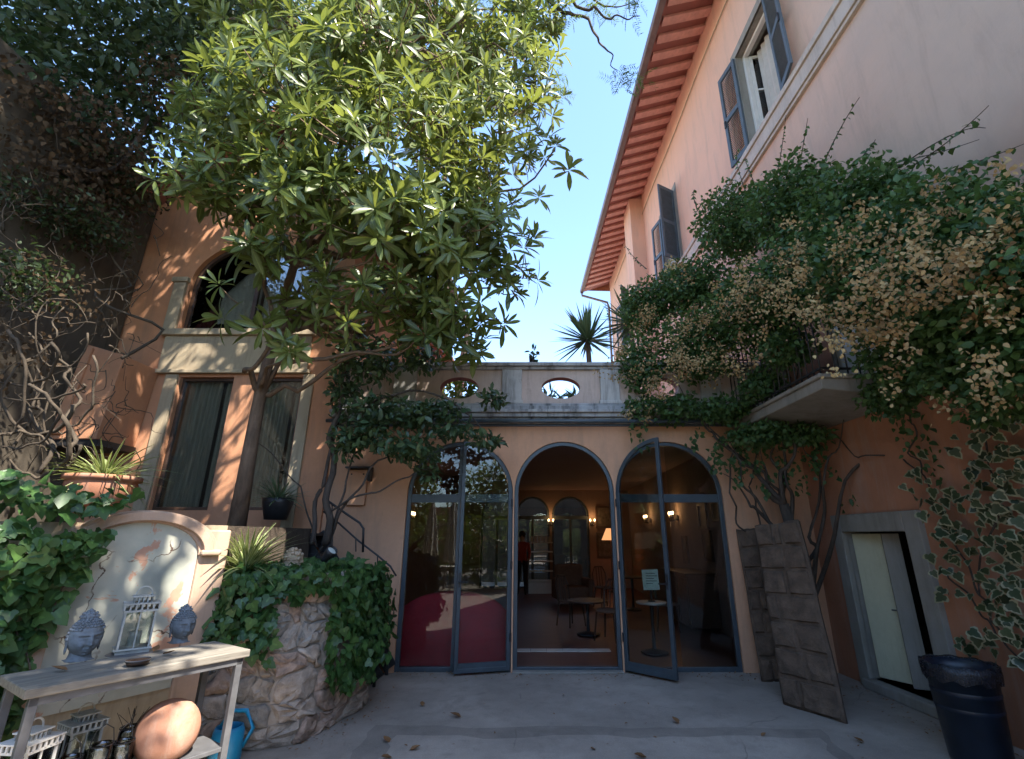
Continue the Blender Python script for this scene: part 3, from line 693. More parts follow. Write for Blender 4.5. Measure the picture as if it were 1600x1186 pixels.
# lower storey with two rectangular openings
xs = [GX0, FW[0][0], FW[0][1], FW[1][0], FW[1][1], GX1]
for i in range(5):
    if i in (1, 3): mb.box(xs[i], xs[i+1], YL, YL+.3, 1.2, FZ0); mb.box(xs[i], xs[i+1], YL, YL+.3, FZ1, 4.2)
    else: mb.box(xs[i], xs[i+1], YL, YL+.3, 0 if i in (0, 4) else 1.2, 4.2)
arch_wall(mb, GX0, GX1, 4.2, 6.6, YL, YL+.3, [(*UW, UZ0, UZS, UZT)])
mb.prism([(GX0, 6.6), (GX1, 6.6), (GX1, 6.7), (GR, 8.3), (GX0, 6.7)], YL, YL+.3)
mb.box(GX1-.3, GX1, YL+.3, 15, 0, 6.6); mb.box(GX0, GX0+.3, YL+.3, 15, 0, 6.6)
mb.build('wall', M['terracotta_wall'], LH)
mb = MB()
for sx, ex in ((1, GX1+.72), (-1, GX0-.7)):
    zl = 6.1 if sx > 0 else 6.1
    V = [(GR, 8.55), (ex, zl), (ex, zl+.1), (GR, 8.65)]
    mb.prism(V if sx < 0 else V, YL-.35, 15.2)
mb.build('roof', M['soffit'], LH)
mb = MB()
for i in range(20): mb.obox((GX1+.36, YL-.25+i*.42, 6.36), .8, .09, .12, X=(.82, 0, -.57), Z=(.57, 0, .82))
o = mb.build('rafter_tails', M['rafter'], LH); o['kind'] = 'stuff'
# frieze between the storeys and stone pilasters
mb = MB(); mb.box(-5.56, -3.34, YL-.05, YL, 3.96, 4.5); mb.box(-5.62, -3.28, YL-.11, YL, 4.5, 4.60); mb.box(-5.60, -3.30, YL-.08, YL, 3.90, 3.96); mb.build('frieze', M['cream_stone'], LH, bevel=.008)
for a, b in ((-5.64, -5.45), (-3.36, -3.18)):
    mb = MB(); mb.box(a, b, YL-.05, YL, 4.602, 5.42); mb.box(a-.03, b+.03, YL-.08, YL, 5.42, 5.50); mb.build('pilaster', M['cream_stone'], LH, bevel=.008)
for a, b in ((-5.42, -5.24), (-3.38, -3.22)):
    mb = MB(); mb.box(a, b, YL-.04, YL, 1.72, 3.89); mb.build('pilaster', M['cream_stone'], LH, bevel=.008)
mb = MB(); mb.ring([(x, z) for x, z in arch_pts(*UW, UZ0, UZS, UZT, 24)], .05, YL+.08, YL+.14); mb.box(-4.43, -4.37, YL+.085, YL+.135, UZ0, UZT-.05)
uw = mb.build('arched_window', M['dark_wood'], LH)
mb = MB(); mb.prism(arch_pts(UW[0]+.05, UW[1]-.05, UZ0+.05, UZS, UZT-.05, 24), YL+.1, YL+.108); mb.build('glass_pane', M['window_glass'], uw)
def curtain(name, x0, x1, z0, z1, y, mat, par, amp=.035, waves=9, gather=0):
    nx, nz = waves*6, 8; V = []
    for j in range(nz+1):
        for i in range(nx+1):
            u = i/nx; v = j/nz; x = x0+(x1-x0)*u
            if gather: x = x0+(x-x0)*(1-gather*math.sin(v*math.pi*.5+0)*(1-v)*1.6)
            V.append((x, y+amp*math.sin(u*waves*2*math.pi+math.sin(u*9)*.8)*(.7+.3*v), z0+(z1-z0)*v))
    mbc = MB(); mbc.add(V, [(j*(nx+1)+i, j*(nx+1)+i+1, (j+1)*(nx+1)+i+1, (j+1)*(nx+1)+i) for j in range(nz) for i in range(nx)])
    mbc.add([(x, yy+.006, z) for x, yy, z in V], [(j*(nx+1)+i, (j+1)*(nx+1)+i, (j+1)*(nx+1)+i+1, j*(nx+1)+i+1) for j in range(nz) for i in range(nx)])
    return mbc.build(name, mat, par, True)
curtain('curtain', -5.38, -5.0, UZ0, UZT-.1, YL+.2, M['burgundy'], LH, .03, 5, .5)
curtain('net_curtain', -5.05, -4.42, UZ0+.22, UZT, YL+.26, M['pale_cloth'], LH, .02, 6); curtain('net_curtain', -4.36, -3.42, UZ0+.3, UZT, YL+.26, M['pale_cloth'], LH, .02, 8)
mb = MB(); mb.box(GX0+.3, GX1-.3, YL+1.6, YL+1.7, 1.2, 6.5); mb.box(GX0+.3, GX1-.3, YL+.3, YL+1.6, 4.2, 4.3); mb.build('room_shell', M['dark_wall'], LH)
for (a, b) in FW:
    mb = MB(); mb.ring([(a, FZ0), (b, FZ0), (b, FZ1), (a, FZ1)], .045, YL+.06, YL+.12); f = mb.build('glass_door', M['dark_wood'], LH, bevel=.005)
    mb = MB(); mb.box(a+.045, b-.045, YL+.085, YL+.093, FZ0+.045, FZ1-.045); mb.build('glass_pane', M['window_glass'], f)
    curtain('curtain', a+.03, a+(b-a)*.66, FZ0+.02, FZ1-.03, YL+.2, M['curtain'], f, .03, 7)
    curtain('curtain', b-(b-a)*.26, b-.03, FZ0+.02, FZ1-.03, YL+.2, M['curtain'], f, .03, 3)
# wall continuing to the hall below the eaves of the side, and the plastered cupboard on the far left
cb = thing('wall_cupboard', 'orange plastered cupboard box with sloping top on the dark wall left of the house', 'cupboard', (-5.95, 6.3, 2.75))
mb = MB(); mb.prism([(-6.22, 2.8), (-5.62, 2.8), (-5.55, 3.95), (-6.12, 4.12)], 6.1, 6.74); mb.build('box', M['terracotta_wall'], cb, bevel=.012)
mb = MB(); mb.prism([(-6.20, 2.86), (-6.07, 2.86), (-5.98, 4.05), (-6.08, 4.08)], 6.06, 6.1); mb.build('moulding', M['terracotta_wall'], cb, bevel=.01)
mb = MB(); mb.box(-6.24, -5.58, 6.12, 6.72, 2.72, 2.8); mb.build('base', M['black_metal'], cb)
# old concrete retaining wall, far left
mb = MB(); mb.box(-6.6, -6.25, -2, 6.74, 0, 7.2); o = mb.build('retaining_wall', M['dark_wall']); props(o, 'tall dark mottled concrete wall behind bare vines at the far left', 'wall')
sm = o.modifiers.new('b', 'BEVEL'); sm.width = .03
# raised terrace in front of the house
mb = MB(); mb.zprism([(-2.78, 4.55), (-2.66, 6.05), (-3.2, 6.1), (-3.2, 6.74), (-6.24, 6.74), (-6.24, .5), (-4.95, .5)], 0, 1.70)
props(mb.build('terrace', M['soil']), 'raised earth terrace behind the niche wall', None, None, 'structure')

# ================================================================== NICHE WALL, PLANTER, STAIRS
ND = Vector((.5, .866, 0)).normalized(); NN = Vector((.866, -.5, 0)); NB = Vector((-2.70, 4.45, 0))    # along / out of the niche wall
NROT = math.atan2(ND.y, ND.x)
nw = thing('niche_wall', 'low plastered garden wall with an arched moulding round a peeling pale fresco panel behind the console table', 'wall', NB, NROT)
# local frame: x along the wall, y into the wall (−y towards the yard)
def lbuild(mb, name, mat, par, **k): return mb.build(name, mat, par, world=False, **k)
mb = MB(); mb.box(-3.2, 0, .0, .30, 0, 1.70); lbuild(mb, 'wall', M['cream_stone'], nw)
c, hw = -.62, .41
arc = [(c+hw*math.cos(q), 1.46+.25*math.sin(q)) for q in [math.pi*i/24 for i in range(25)]]
mb = MB(); mb.prism([(c-hw, .5), (c+hw, .5)]+arc, -.012, 0); lbuild(mb, 'fresco_panel', M['fresco'], nw)
def arch_band(mb, r0, r1, y0, y1, z0, rz):
    q = [math.pi*(i/28) for i in range(29)]; n = 29
    V = []
    for t in q:
        V += [(c+r0*math.cos(t), y0, z0+rz*math.sin(t)), (c+r1*math.cos(t), y0, z0+(rz+r1-r0)*math.sin(t)), (c+r1*math.cos(t), y1, z0+(rz+r1-r0)*math.sin(t)), (c+r0*math.cos(t), y1, z0+rz*math.sin(t))]
    mb.add(V, [f for i in range(n-1) for f in [(4*i, 4*i+1, 4*i+5, 4*i+4), (4*i+1, 4*i+2, 4*i+6, 4*i+5), (4*i+2, 4*i+3, 4*i+7, 4*i+6), (4*i+3, 4*i, 4*i+4, 4*i+7)]]+[(3, 2, 1, 0), (4*n-4, 4*n-3, 4*n-2, 4*n-1)])
mb = MB(); arch_band(mb, hw-.005, hw+.035, -.035, 0, 1.46, .25); arch_band(mb, hw+.02, hw+.085, -.075, -.0, 1.47, .255); arch_band(mb, hw+.07, hw+.13, -.055, 0, 1.48, .26)
lbuild(mb, 'arch_moulding', M['niche_stone'], nw, bevel=.004)
for s in (-1,):
    mb = MB(); x = c+s*(hw+.075)
    mb.box(x-.07, x+.07, -.045, 0, .0, 1.47); mb.box(x-.085+.02*s, x+.085+.03*s, -.085, 0, 1.44, 1.50); lbuild(mb, 'side_post', M['niche_stone'], nw, bevel=.008)
mb = MB(); mb.box(c+hw+.005, .03, -.025, .30, .0, 1.66); mb.box(c+hw-.0, c+hw+.16, -.08, -.026, 1.455, 1.50); lbuild(mb, 'end_pier', M['niche_stone'], nw, bevel=.015)

# rubble planter: bulging dry wall with separate stones
PP = [(-2.95, 4.62), (-2.62, 4.50), (-2.28, 4.46), (-1.98, 4.62), (-1.76, 5.05), (-1.70, 5.5), (-1.78, 5.9), (-2.0, 6.12), (-2.6, 6.15)]
pl = thing('stone_planter', 'bulging rubble stone planter draped with ivy at the foot of the stairs', 'planter', (-2.3, 5.3, 0))
HP = 1.28
def ppath(u):
    L = [0]
    for i in range(len(PP)-1): L.append(L[-1]+math.dist(PP[i], PP[i+1]))
    s = max(0, min(1, u))*L[-1]; i = next((k for k in range(len(PP)-1) if s <= L[k+1]+1e-9), len(PP)-2); t = (s-L[i])/(L[i+1]-L[i])
    def cr(a, b, c_, d): return .5*(2*b+(c_-a)*t+(2*a-5*b+4*c_-d)*t*t+(3*b-a-3*c_+d)*t**3)
    P = [PP[max(0, min(len(PP)-1, k))] for k in (i-1, i, i+1, i+2)]
    return Vector((cr(*[p[0] for p in P]), cr(*[p[1] for p in P]), 0))
PLEN = sum(math.dist(PP[i], PP[i+1]) for i in range(len(PP)-1))
def psurf(u, z, out=0):
    p = ppath(u); t = (ppath(min(1, u+.01))-ppath(max(0, u-.01))).normalized(); nn = Vector((t.y, -t.x, 0))
    b = .05*math.sin(z*2.3)-.16*(z/HP)+.03*math.sin(u*23+z*4)
    return p+nn*(b+out)+Vector((0, 0, z)), nn
mb = MB(); nu, nz = 48, 14; V = [psurf(i/nu, HP*j/nz, -.012+.012*math.sin(i*1.7+j*2.3))[0] for j in range(nz+1) for i in range(nu+1)]
mb.add(V, [(j*(nu+1)+i, j*(nu+1)+i+1, (j+1)*(nu+1)+i+1, (j+1)*(nu+1)+i) for j in range(nz) for i in range(nu)]); mb.build('mortar', M['mortar'], pl, True)
mb = MB(); mb.add([psurf(i/nu, HP-.06, -.02)[0] for i in range(nu+1)]+[Vector((-2.75, 5.3, HP-.04))], [(i, i+1, nu+1) for i in range(nu)]+[(nu, 0, nu+1)]); mb.build('soil', M['soil'], pl)
rr = random.Random(5)
zrow = [0, .17, .36, .52, .70, .88, 1.07, HP]
jit = {}
def corner(i, j, N): return jit.setdefault((i, j), ((i+(.5 if j % 2 else 0))/N+rr.uniform(-.3, .3)/N, zrow[j]+(rr.uniform(-.055, .055) if 0 < j < 7 else 0)))
N = 16
for j in range(7):
    i = 0
    while i < N:
        w = 1 if rr.random() < .7 else 2
        poly = [corner(i, j, N), corner(i+w, j, N), corner(i+w, j+1, N), corner(i, j+1, N)]
        if w == 2: poly = [poly[0], corner(i+1, j, N), poly[1], poly[2], corner(i+1, j+1, N), poly[3]]
        cu = sum(p[0] for p in poly)/len(poly); cz = sum(p[1] for p in poly)/len(poly)
        if cu > .96 or cu < .02: i += w; continue
        O = []
        for k in range(len(poly)):
            a_, b_ = poly[k], poly[(k+1) % len(poly)]
            for t in (0, .33, .66):
                u = a_[0]+(b_[0]-a_[0])*t; z = a_[1]+(b_[1]-a_[1])*t
                if t == 0: u += (cu-u)*.07; z += (cz-z)*.07
                O.append((u+rr.uniform(-.005, .005), z+rr.uniform(-.016, .016)))
        h = rr.uniform(.002, .02); m = len(O); V = []
        for (k, o_, hh) in ((1.0, 0, -.02), (.96, 0, .0), (.87, 0, h), (.45, 0, h+.004)):
            for (u, z) in O: V.append(psurf(cu+(u-cu)*k*.98, max(.0, cz+(z-cz)*k*.96), hh+rr.uniform(-.018, .018)*(hh > 0))[0]+Vector((rr.gauss(0, .006), rr.gauss(0, .006), rr.gauss(0, .006))))
        V.append(psurf(cu, cz, h+.008)[0])
        Fs = [(r*m+q, r*m+(q+1) % m, (r+1)*m+(q+1) % m, (r+1)*m+q) for r in range(3) for q in range(m)]+[(3*m+q, 3*m+(q+1) % m, 4*m) for q in range(m)]
        mbs = MB(); mbs.add(V, Fs); mbs.build('stone', M['stone%d' % rr.randrange(4)], pl, rr.random() < .5); i += w

st = thing('garden_stairs', 'black metal garden stairs with thin curved handrail climbing left along the orange wall', 'stairs', (-1.75, 6.4, 0))
for i in range(7):
    x = -1.80-i*.165; z = .24+i*.235
    mb = MB(); mb.box(x-.22, x+.02, 6.18, 6.74, z-.035, z); mb.build('tread', M['black_metal'], st, bevel=.005)
for y in (6.2, 6.72):
    mb = MB(); mb.obox((-2.30, y, .86), 1.92, .02, .16, X=(-.575, 0, .818), Y=(0, 1, 0), Z=(.818, 0, .575)); mb.build('stringer', M['black_metal'], st)
mb = MB(); mb.box(-1.80, -1.77, 6.2, 6.23, 0, .24); mb.box(-1.80, -1.77, 6.69, 6.72, 0, .24); mb.build('foot', M['black_metal'], st)
yr = 6.22
H1 = [at(505, 778, y=yr), at(517, 786, y=yr), at(540, 802, y=yr), at(562, 817, y=yr), at(568, 826, y=yr), at(567, 863, y=yr)]
mb = MB(); mb.tube(H1, .014, 8); mb.build('handrail', M['black_metal'], st, True)
H2 = [at(505, 799, y=yr+.02), at(530, 818, y=yr+.02), at(560, 845, y=yr+.02), at(590, 868, y=yr+.02), at(610, 885, y=yr+.02), at(619, 900, y=yr+.02)]
mb = MB(); mb.tube(H2, .011, 8); mb.build('lower_rail', M['black_metal'], st, True)
for (px, y0, y1) in ((519, 789, 850), (556, 842, 862), (590, 868, 884)):
    mb = MB(); mb.tube([at(px, y0, y=yr+.02), at(px, y1, y=yr+.02)], .008, 6); mb.build('baluster', M['black_metal'], st)
mb = MB(); mb.tube([at(590, 964, y=yr+.2), at(618, 963, y=yr+.2)], .014, 6); mb.tube([at(588, 930, y=yr+.2), at(588, 1030, y=yr+.2)], .012, 6); mb.build('guard_bar', M['black_metal'], st)

wb = thing('meter_box', 'beige meter box with black hooked bracket on the orange wall above the stairs', 'meter box', (-2.38, YB, 2.2))
p, q = at(541, 790, y=YB), at(577, 735, y=YB)
mb = MB(); mb.box(p.x, q.x, YB-.07, YB, p.z, q.z); mb.build('cover', M['arcade_plaster'], wb, bevel=.008)
for x in (p.x+.05, q.x-.05):
    mb = MB(); mb.ball((x, YB-.07, q.z-.06), .012, .008, .012); mb.build('screw', M['black_metal'], wb)
mb = MB(); mb.box(p.x-.02, q.x+.06, YB-.16, YB, q.z+.01, q.z+.035); mb.box(q.x+.03, q.x+.065, YB-.15, YB-.02, q.z-.16, q.z+.008); mb.build('bracket', M['black_metal'], wb, bevel=.006)

sp = thing('garden_spotlight', 'small black garden spotlight tilted upward among the planter ivy', 'spotlight', at(515, 880, y=5.1))
c0 = at(508, 872, y=5.1); c1 = at(523, 855, y=5.05); ax = (c1-c0).normalized(); R = ax.to_track_quat('Z', 'Y').to_matrix()
mb = MB(); mb.lathe([(.001, -.03), (.035, -.03), (.042, 0), (.05, .07), (.058, .12), (.05, .12), (.048, .1)], 16, c0, 0, R); mb.build('housing', M['black_metal'], sp, True)
mb = MB(); mb.lathe([(.001, .108), (.03, .108), (.048, .1)], 16, c0, 0, R); mb.build('lens', M['led'], sp, True)
mb = MB(); mb.tube([c0, c0+Vector((-.02, 0, -.1)), c0+Vector((-.02, 0, -.25))], .012, 6); mb.build('spike', M['black_metal'], sp)

# ------------------------------------------------------------------ stone heads
def stone_head(mb, kind='buddha', s=1.0):
    """one head facing -y, about 1 unit tall: skull, brow, nose, lips, ears, curls"""
    nU, nV = 64, 56; V = []
    def bumpf(p, c, r, h): d2 = sum(((a-b)/q)**2 for a, b, q in zip(p, c, r)); return h*math.exp(-d2)
    for j in range(nV+1):
        th = math.pi*j/nV
        for i in range(nU):
            ph = 2*math.pi*i/nU; d = Vector((math.sin(th)*math.cos(ph), math.sin(th)*math.sin(ph), -math.cos(th)))
            low = max(0, -d.z)
            x, y, z = d.x*(.33-.06*low**1.8), d.y*(.35-.03*low), .02+d.z*.42
            if d.y < 0:
                ax_ = abs(x)
                k = bumpf((x, z), (0, -.04), (.030, .12), .10)+bumpf((x, z), (0, -.115), (.060, .032), .075)               # nose bridge and tip
                k += bumpf((ax_, z), (.13, .095+.10*(ax_-.13)), (.10, .020), .045)-bumpf((ax_, z), (.125, .045), (.075, .035), .060)      # brow ridge, sockets
                k += bumpf((ax_, z), (.125, .022), (.060, .018), .055)-bumpf((ax_, z), (.125, -.006), (.065, .008), .022)            # heavy lids, slit
                k += bumpf((x, z), (0, -.205), (.085, .018), .060)+bumpf((x, z), (0, -.255), (.065, .020), .055)-bumpf((x, z), (0, -.230), (.095, .009), .040)   # lips
                k += bumpf((x, z), (0, -.345), (.08, .045), .055)+bumpf((ax_, z), (.17, -.13), (.075, .09), .035)-bumpf((ax_, z), (.085, -.16), (.02, .06), .025)   # chin, cheeks, folds
                y -= k
            V.append((x*s, y*s, z*s))
    mb.add(V, [(j*nU+i, j*nU+(i+1) % nU, (j+1)*nU+(i+1) % nU, (j+1)*nU+i) for j in range(nV) for i in range(nU)])
    for sx in (-1, 1):
        mb.ball((sx*.325*s, .04*s, -.02*s), .03*s, .06*s, .11*s, 8, 6)
        if kind == 'buddha': mb.ball((sx*.315*s, .03*s, -.18*s), .028*s, .04*s, .13*s, 8, 6)
    if kind == 'buddha':
        mb.ball((0, .05*s, .44*s), .17*s, .18*s, .14*s, 14, 8); mb.ball((0, .05*s, .585*s), .05*s, .05*s, .06*s, 8, 6)
        mb.lathe([(.26*s, -.48*s), (.225*s, -.42*s), (.21*s, -.32*s), (.21*s, -.2*s)], 20, (0, .07*s, 0))
        for ring in range(10):
            th = .12+ring*.165; z = .02+.43*math.cos(th)
            nn = max(6, int(27*math.sin(th)+3))
            for i in range(nn):
                ph = 2*math.pi*(i+.5*(ring % 2))/nn; x, y = .338*math.sin(th)*math.cos(ph), .362*math.sin(th)*math.sin(ph)
                if y < -.03 and z < .245-.10*(abs(x)/.33)**2: continue
                mb.ball((x*s, y*s, z*s), .034*s, .034*s, .034*s, 6, 4)
        for ring in range(3):
            th = .35+ring*.5
            for i in range(5+ring*4):
                ph = 2*math.pi*i/(5+ring*4); mb.ball((.172*math.sin(th)*math.cos(ph)*s, (.05+.182*math.sin(th)*math.sin(ph))*s, (.44+.145*math.cos(th))*s), .032*s, .032*s, .032*s, 6, 4)
    else:
        rr2 = random.Random(3)
        for i in range(46):
            ph = rr2.uniform(0, 2*math.pi); z = rr2.uniform(.10, .46); r = math.sqrt(max(.02, 1-((z-.02)/.45)**2))
            x, y = .33*r*math.cos(ph), .36*r*math.sin(ph)
            if y < -.12 and z < .27 and abs(x) < .2: continue
            mb.ball((x*s, y*s, z*s), .075*s, .075*s, .065*s, 7, 5)
        for sx in (-1, 1):
            for k in range(4): mb.ball((sx*(.30+.02*k)*s, .02*s, (-.02-.085*k)*s), .07*s, .08*s, .06*s, 7, 5)
            for k in range(3): mb.ball((sx*(.40+.07*k)*s, .08*s, (-.26+.05*k)*s), .08*s, .04*s, .11*s, 8, 5)
TZ = .88
TA = Vector((.55, .835, 0)).normalized(); TP = Vector((-TA.y, TA.x, 0)); TC = Vector((-2.42, 3.34, 0)); TROT = math.atan2(TA.y, TA.x)
# ------------------------------------------------------------------ console table
tb = thing('console_table', 'grey metal console table with a pale board top and low shelf before the niche', 'table', TC, TROT)
TL, TW = 1.10, .50
mb = MB(); mb.box(-TL/2, TL/2, -TW/2, TW/2, TZ-.045, TZ); lbuild(mb, 'tabletop', simple('weathered_board', (.20, .18, .15), .85, .35, 6, bump=.25, sc=(.6, 5, 5)), tb, bevel=.006)
for sx in (-1, 1):
    for sy in (-1, 1):
        mb = MB(); x, y = sx*(TL/2-.05), sy*(TW/2-.04); mb.box(x-.02, x+.02, y-.02, y+.02, 0, TZ-.047); lbuild(mb, 'leg', M['grey_metal'], tb, bevel=.003)
mb = MB(); mb.box(-TL/2+.03, TL/2-.03, -TW/2+.02, -TW/2+.05, TZ-.085, TZ-.047); mb.box(-TL/2+.03, TL/2-.03, TW/2-.05, TW/2-.02, TZ-.085, TZ-.047); lbuild(mb, 'apron', M['grey_metal'], tb)
mb = MB(); mb.box(-TL/2+.04, TL/2-.04, -TW/2+.03, TW/2-.03, .31, .335); lbuild(mb, 'shelf', M['grey_metal'], tb, bevel=.004)
def on_table(px, py, z): return at(px, py, z=z)
def head_thing(px, py, hgt, look, label):
    p = on_table(px, py, TZ); o = thing('buddha_head', label, 'statue', p, look, 'grey stone buddha heads on the console table')
    mb = MB(); s = hgt/1.1; stone_head(mb, 'buddha', s); mb.v = [(x, y, z+.48*s) for x, y, z in mb.v]; ob = lbuild(mb, 'head', M['buddha'], o, smooth=True)
    mb = MB(); mb.box(-.24*s, .24*s, -.15*s, .3*s, 0, .022*s); lbuild(mb, 'base', M['buddha'], o, bevel=.003)
head_thing(124, 1032, .285, math.radians(60), 'larger grey buddha head on the left end of the table beside the ivy')
head_thing(281, 1004, .25, math.radians(58), 'smaller grey buddha head on the right end of the table near the stone pier')

def lantern(name, label, loc, rz, w, h, mat, group=None):
    o = thing(name, label, 'lantern', loc, rz, group); t = w*.07
    mb = MB(); mb.box(-w/2-.01, w/2+.01, -w/2-.01, w/2+.01, 0, .02); mb.box(-w/2-.02, w/2+.02, -w/2-.02, w/2+.02, .02, .03); lbuild(mb, 'base', mat, o, bevel=.003)
    mb = MB()
    for x in (-1, 1):
        for y in (-1, 1): mb.box(x*(w/2)-t/2, x*(w/2)+t/2, y*(w/2)-t/2, y*(w/2)+t/2, .03, h*.62)
    for s in (-1, 1):
        mb.box(-t/3, t/3, s*w/2-t/3, s*w/2+t/3, .03, h*.62); mb.box(s*w/2-t/3, s*w/2+t/3, -t/3, t/3, .03, h*.62)
    lbuild(mb, 'frame', mat, o)
    mb = MB(); e = w/2-.006
    for s in (-1, 1): mb.box(-e, e, s*e-.001, s*e+.001, .03, h*.62); mb.box(s*e-.001, s*e+.001, -e+.003, e-.003, .03, h*.62)
    lbuild(mb, 'pane', M['jar_glass'], o)
    mb = MB(); r = w/2+.012
    mb.box(-r, r, -r, r, h*.62, h*.65); mb.box(-r-.008, r+.008, -r-.008, r+.008, h*.735, h*.755)
    k = 7
    for i in range(k):
        u = -r+2*r*i/(k-1)
        for s in (-1, 1): mb.box(u-.005, u+.005, s*r-.004, s*r+.004, h*.65, h*.735); mb.box(s*r-.004, s*r+.004, u-.005, u+.005, h*.65, h*.735)
    r2 = w*.3
    for i in range(5):
        u = -r2+2*r2*i/4
        for s in (-1, 1): mb.box(u-.004, u+.004, s*r2-.004, s*r2+.004, h*.755, h*.84); mb.box(s*r2-.004, s*r2+.004, u-.004, u+.004, h*.755, h*.84)
    mb.box(-r2-.012, r2+.012, -r2-.012, r2+.012, h*.84, h*.86); lbuild(mb, 'vented_roof', mat, o)
    mb = MB(); mb.tube([(w*.28*math.cos(q), 0, h*.86+.14*h*math.sin(q)) for q in [math.pi*i/10 for i in range(11)]], .005, 5); lbuild(mb, 'handle', mat, o)
    mb = MB(); mb.lathe([(.001, .03), (w*.22, .03), (w*.22, h*.3), (w*.2, h*.31), (.001, h*.31)], 14); lbuild(mb, 'candle', M['pale_cloth'], o, smooth=False)
    return o
M['lantern_paint'] = simple('lantern_paint', (.36, .36, .33), .55, .25, 14, bump=.1)
lantern('candle_lantern', 'pale metal candle lantern with a ring handle between the two stone heads', on_table(205, 1018, TZ), math.radians(40), .16, .40, M['lantern_paint'])
tr = thing('wire_tray', 'small round dish of dry leaves on the front of the table below the lantern', 'dish', on_table(214, 1040, TZ), .3)
mb = MB(); mb.lathe([(.001, .006), (.05, .006), (.062, .028), (.058, .028), (.048, .012), (.001, .012)], 18); lbuild(mb, 'dish', M['dark_wood'], tr, smooth=True)
mb = MB(); mb.tube([(.064*math.cos(q), .064*math.sin(q), .032) for q in [2*math.pi*i/20 for i in range(21)]], .004, 5); lbuild(mb, 'rim', M['grey_metal'], tr)
pt = thing('drip_plate', 'flat grey slate plate carrying the lantern on the table', 'plate', on_table(205, 1020, TZ-.0005), .4)
mb = MB(); mb.lathe([(.001, .002), (.13, .002), (.135, .0), (.13, -.0)], 20); pt2 = lbuild(mb, 'plate', M['grey_metal'], pt)
# lower shelf
SH = .335
def on_shelf(a, b): return TC+TA*a+TP*b+Vector((0, 0, SH))
lantern('candle_lantern', 'white slatted candle lantern on the lower shelf under the left stone head', on_shelf(-.42, -.05), TROT+.5, .15, .36, M['white_paint'])
lantern('candle_lantern', 'pale candle lantern standing behind the glass jars on the lower shelf', on_shelf(-.16, .12), TROT+.1, .14, .34, M['lantern_paint'])
jar_labels = ['wire bound glass jar nearest the white slatted lantern on the lower shelf', 'middle one of the wire bound glass jars on the lower shelf', 'wire bound glass jar touching the clay bowl at its left', 'small glass jar behind the clay bowl with twigs in it']
for i, (a_, b_) in enumerate(((-.26, -.13), (-.13, -.12), (-.02, -.10), (.06, .06))):
    j = thing('glass_jar', jar_labels[i], 'jar', on_shelf(a_, b_), i*.7, 'glass candle jars on the lower shelf'); r, h = .052, .16+.02*(i % 2)
    mb = MB(); mb.lathe([(.001, .004), (r*.9, .004), (r, .02), (r, h*.85), (r*.85, h), (r*.82, h), (r*.95, h*.83), (r*.95, .02), (.001, .01)], 18); lbuild(mb, 'glass', M['jar_glass'], j, smooth=True)
    mb = MB()
    for z in (h*.96,): mb.tube([(r*1.02*math.cos(q), r*1.02*math.sin(q), z) for q in [2*math.pi*k/18 for k in range(19)]], .003, 4)
    mb.tube([(r, 0, h*.96), (r*.7, 0, h*1.35), (0, 0, h*1.5), (-r*.7, 0, h*1.35), (-r, 0, h*.96)], .0025, 4); lbuild(mb, 'wire', M['black_metal'], j)
    mb = MB(); mb.lathe([(.001, .012), (r*.6, .012), (r*.6, h*.35), (.001, h*.36)], 12); lbuild(mb, 'candle', M['pale_cloth'], j)
    if i == 3:
        mb = MB()
        for k in range(7): mb.tube([(0, 0, .03), (.03*math.cos(k), .03*math.sin(k), .15), (.09*math.cos(k*1.7), .08*math.sin(k*1.7), .26)], .002, 4)
        lbuild(mb, 'twig', M['pale_vine'], j)
bw = thing('clay_bowl', 'round terracotta bowl lying tipped over on the lower shelf', 'bowl', on_shelf(.17, -.05), TROT)
mb = MB(); Rb = Matrix.Rotation(math.radians(-118), 3, 'X') @ Matrix.Rotation(math.radians(12), 3, 'Y')
mb.lathe([(.001, -.105), (.07, -.10), (.125, -.075), (.16, -.03), (.175, .02), (.162, .02), (.148, -.025), (.11, -.06), (.001, -.085)], 32, (.03, -.06, .15), 0, Rb)
lbuild(mb, 'bowl', M['bowl_clay'], bw, smooth=True)

wc = thing('watering_can', 'bright blue plastic watering can on the ground beside the table leg', 'watering can', at(347, 1192, z=0)+Vector((0, .02, 0)), math.radians(200))
mb = MB(); mb.lathe([(.001, .0), (.10, 0), (.112, .02), (.108, .2), (.095, .23), (.085, .23), (.098, .19), (.1, .02)], 22); lbuild(mb, 'body', M['blue_plastic'], wc, smooth=True)
mb = MB(); mb.tube([(.095, 0, .06), (.18, 0, .12), (.27, 0, .27)], [.028, .02, .014], 10); mb.lathe([(.014, 0), (.045, .05), (.04, .055)], 14, (.27, 0, .27), 0, Matrix.Rotation(math.radians(35), 3, 'Y')); lbuild(mb, 'spout', M['blue_plastic'], wc, smooth=True)
mb = MB(); mb.tube([(.06, 0, .235), (.0, 0, .33), (-.1, 0, .32), (-.165, 0, .2), (-.108, 0, .08)], [.014, .016, .017, .016, .013], 8); lbuild(mb, 'handle', M['blue_plastic'], wc, smooth=True)

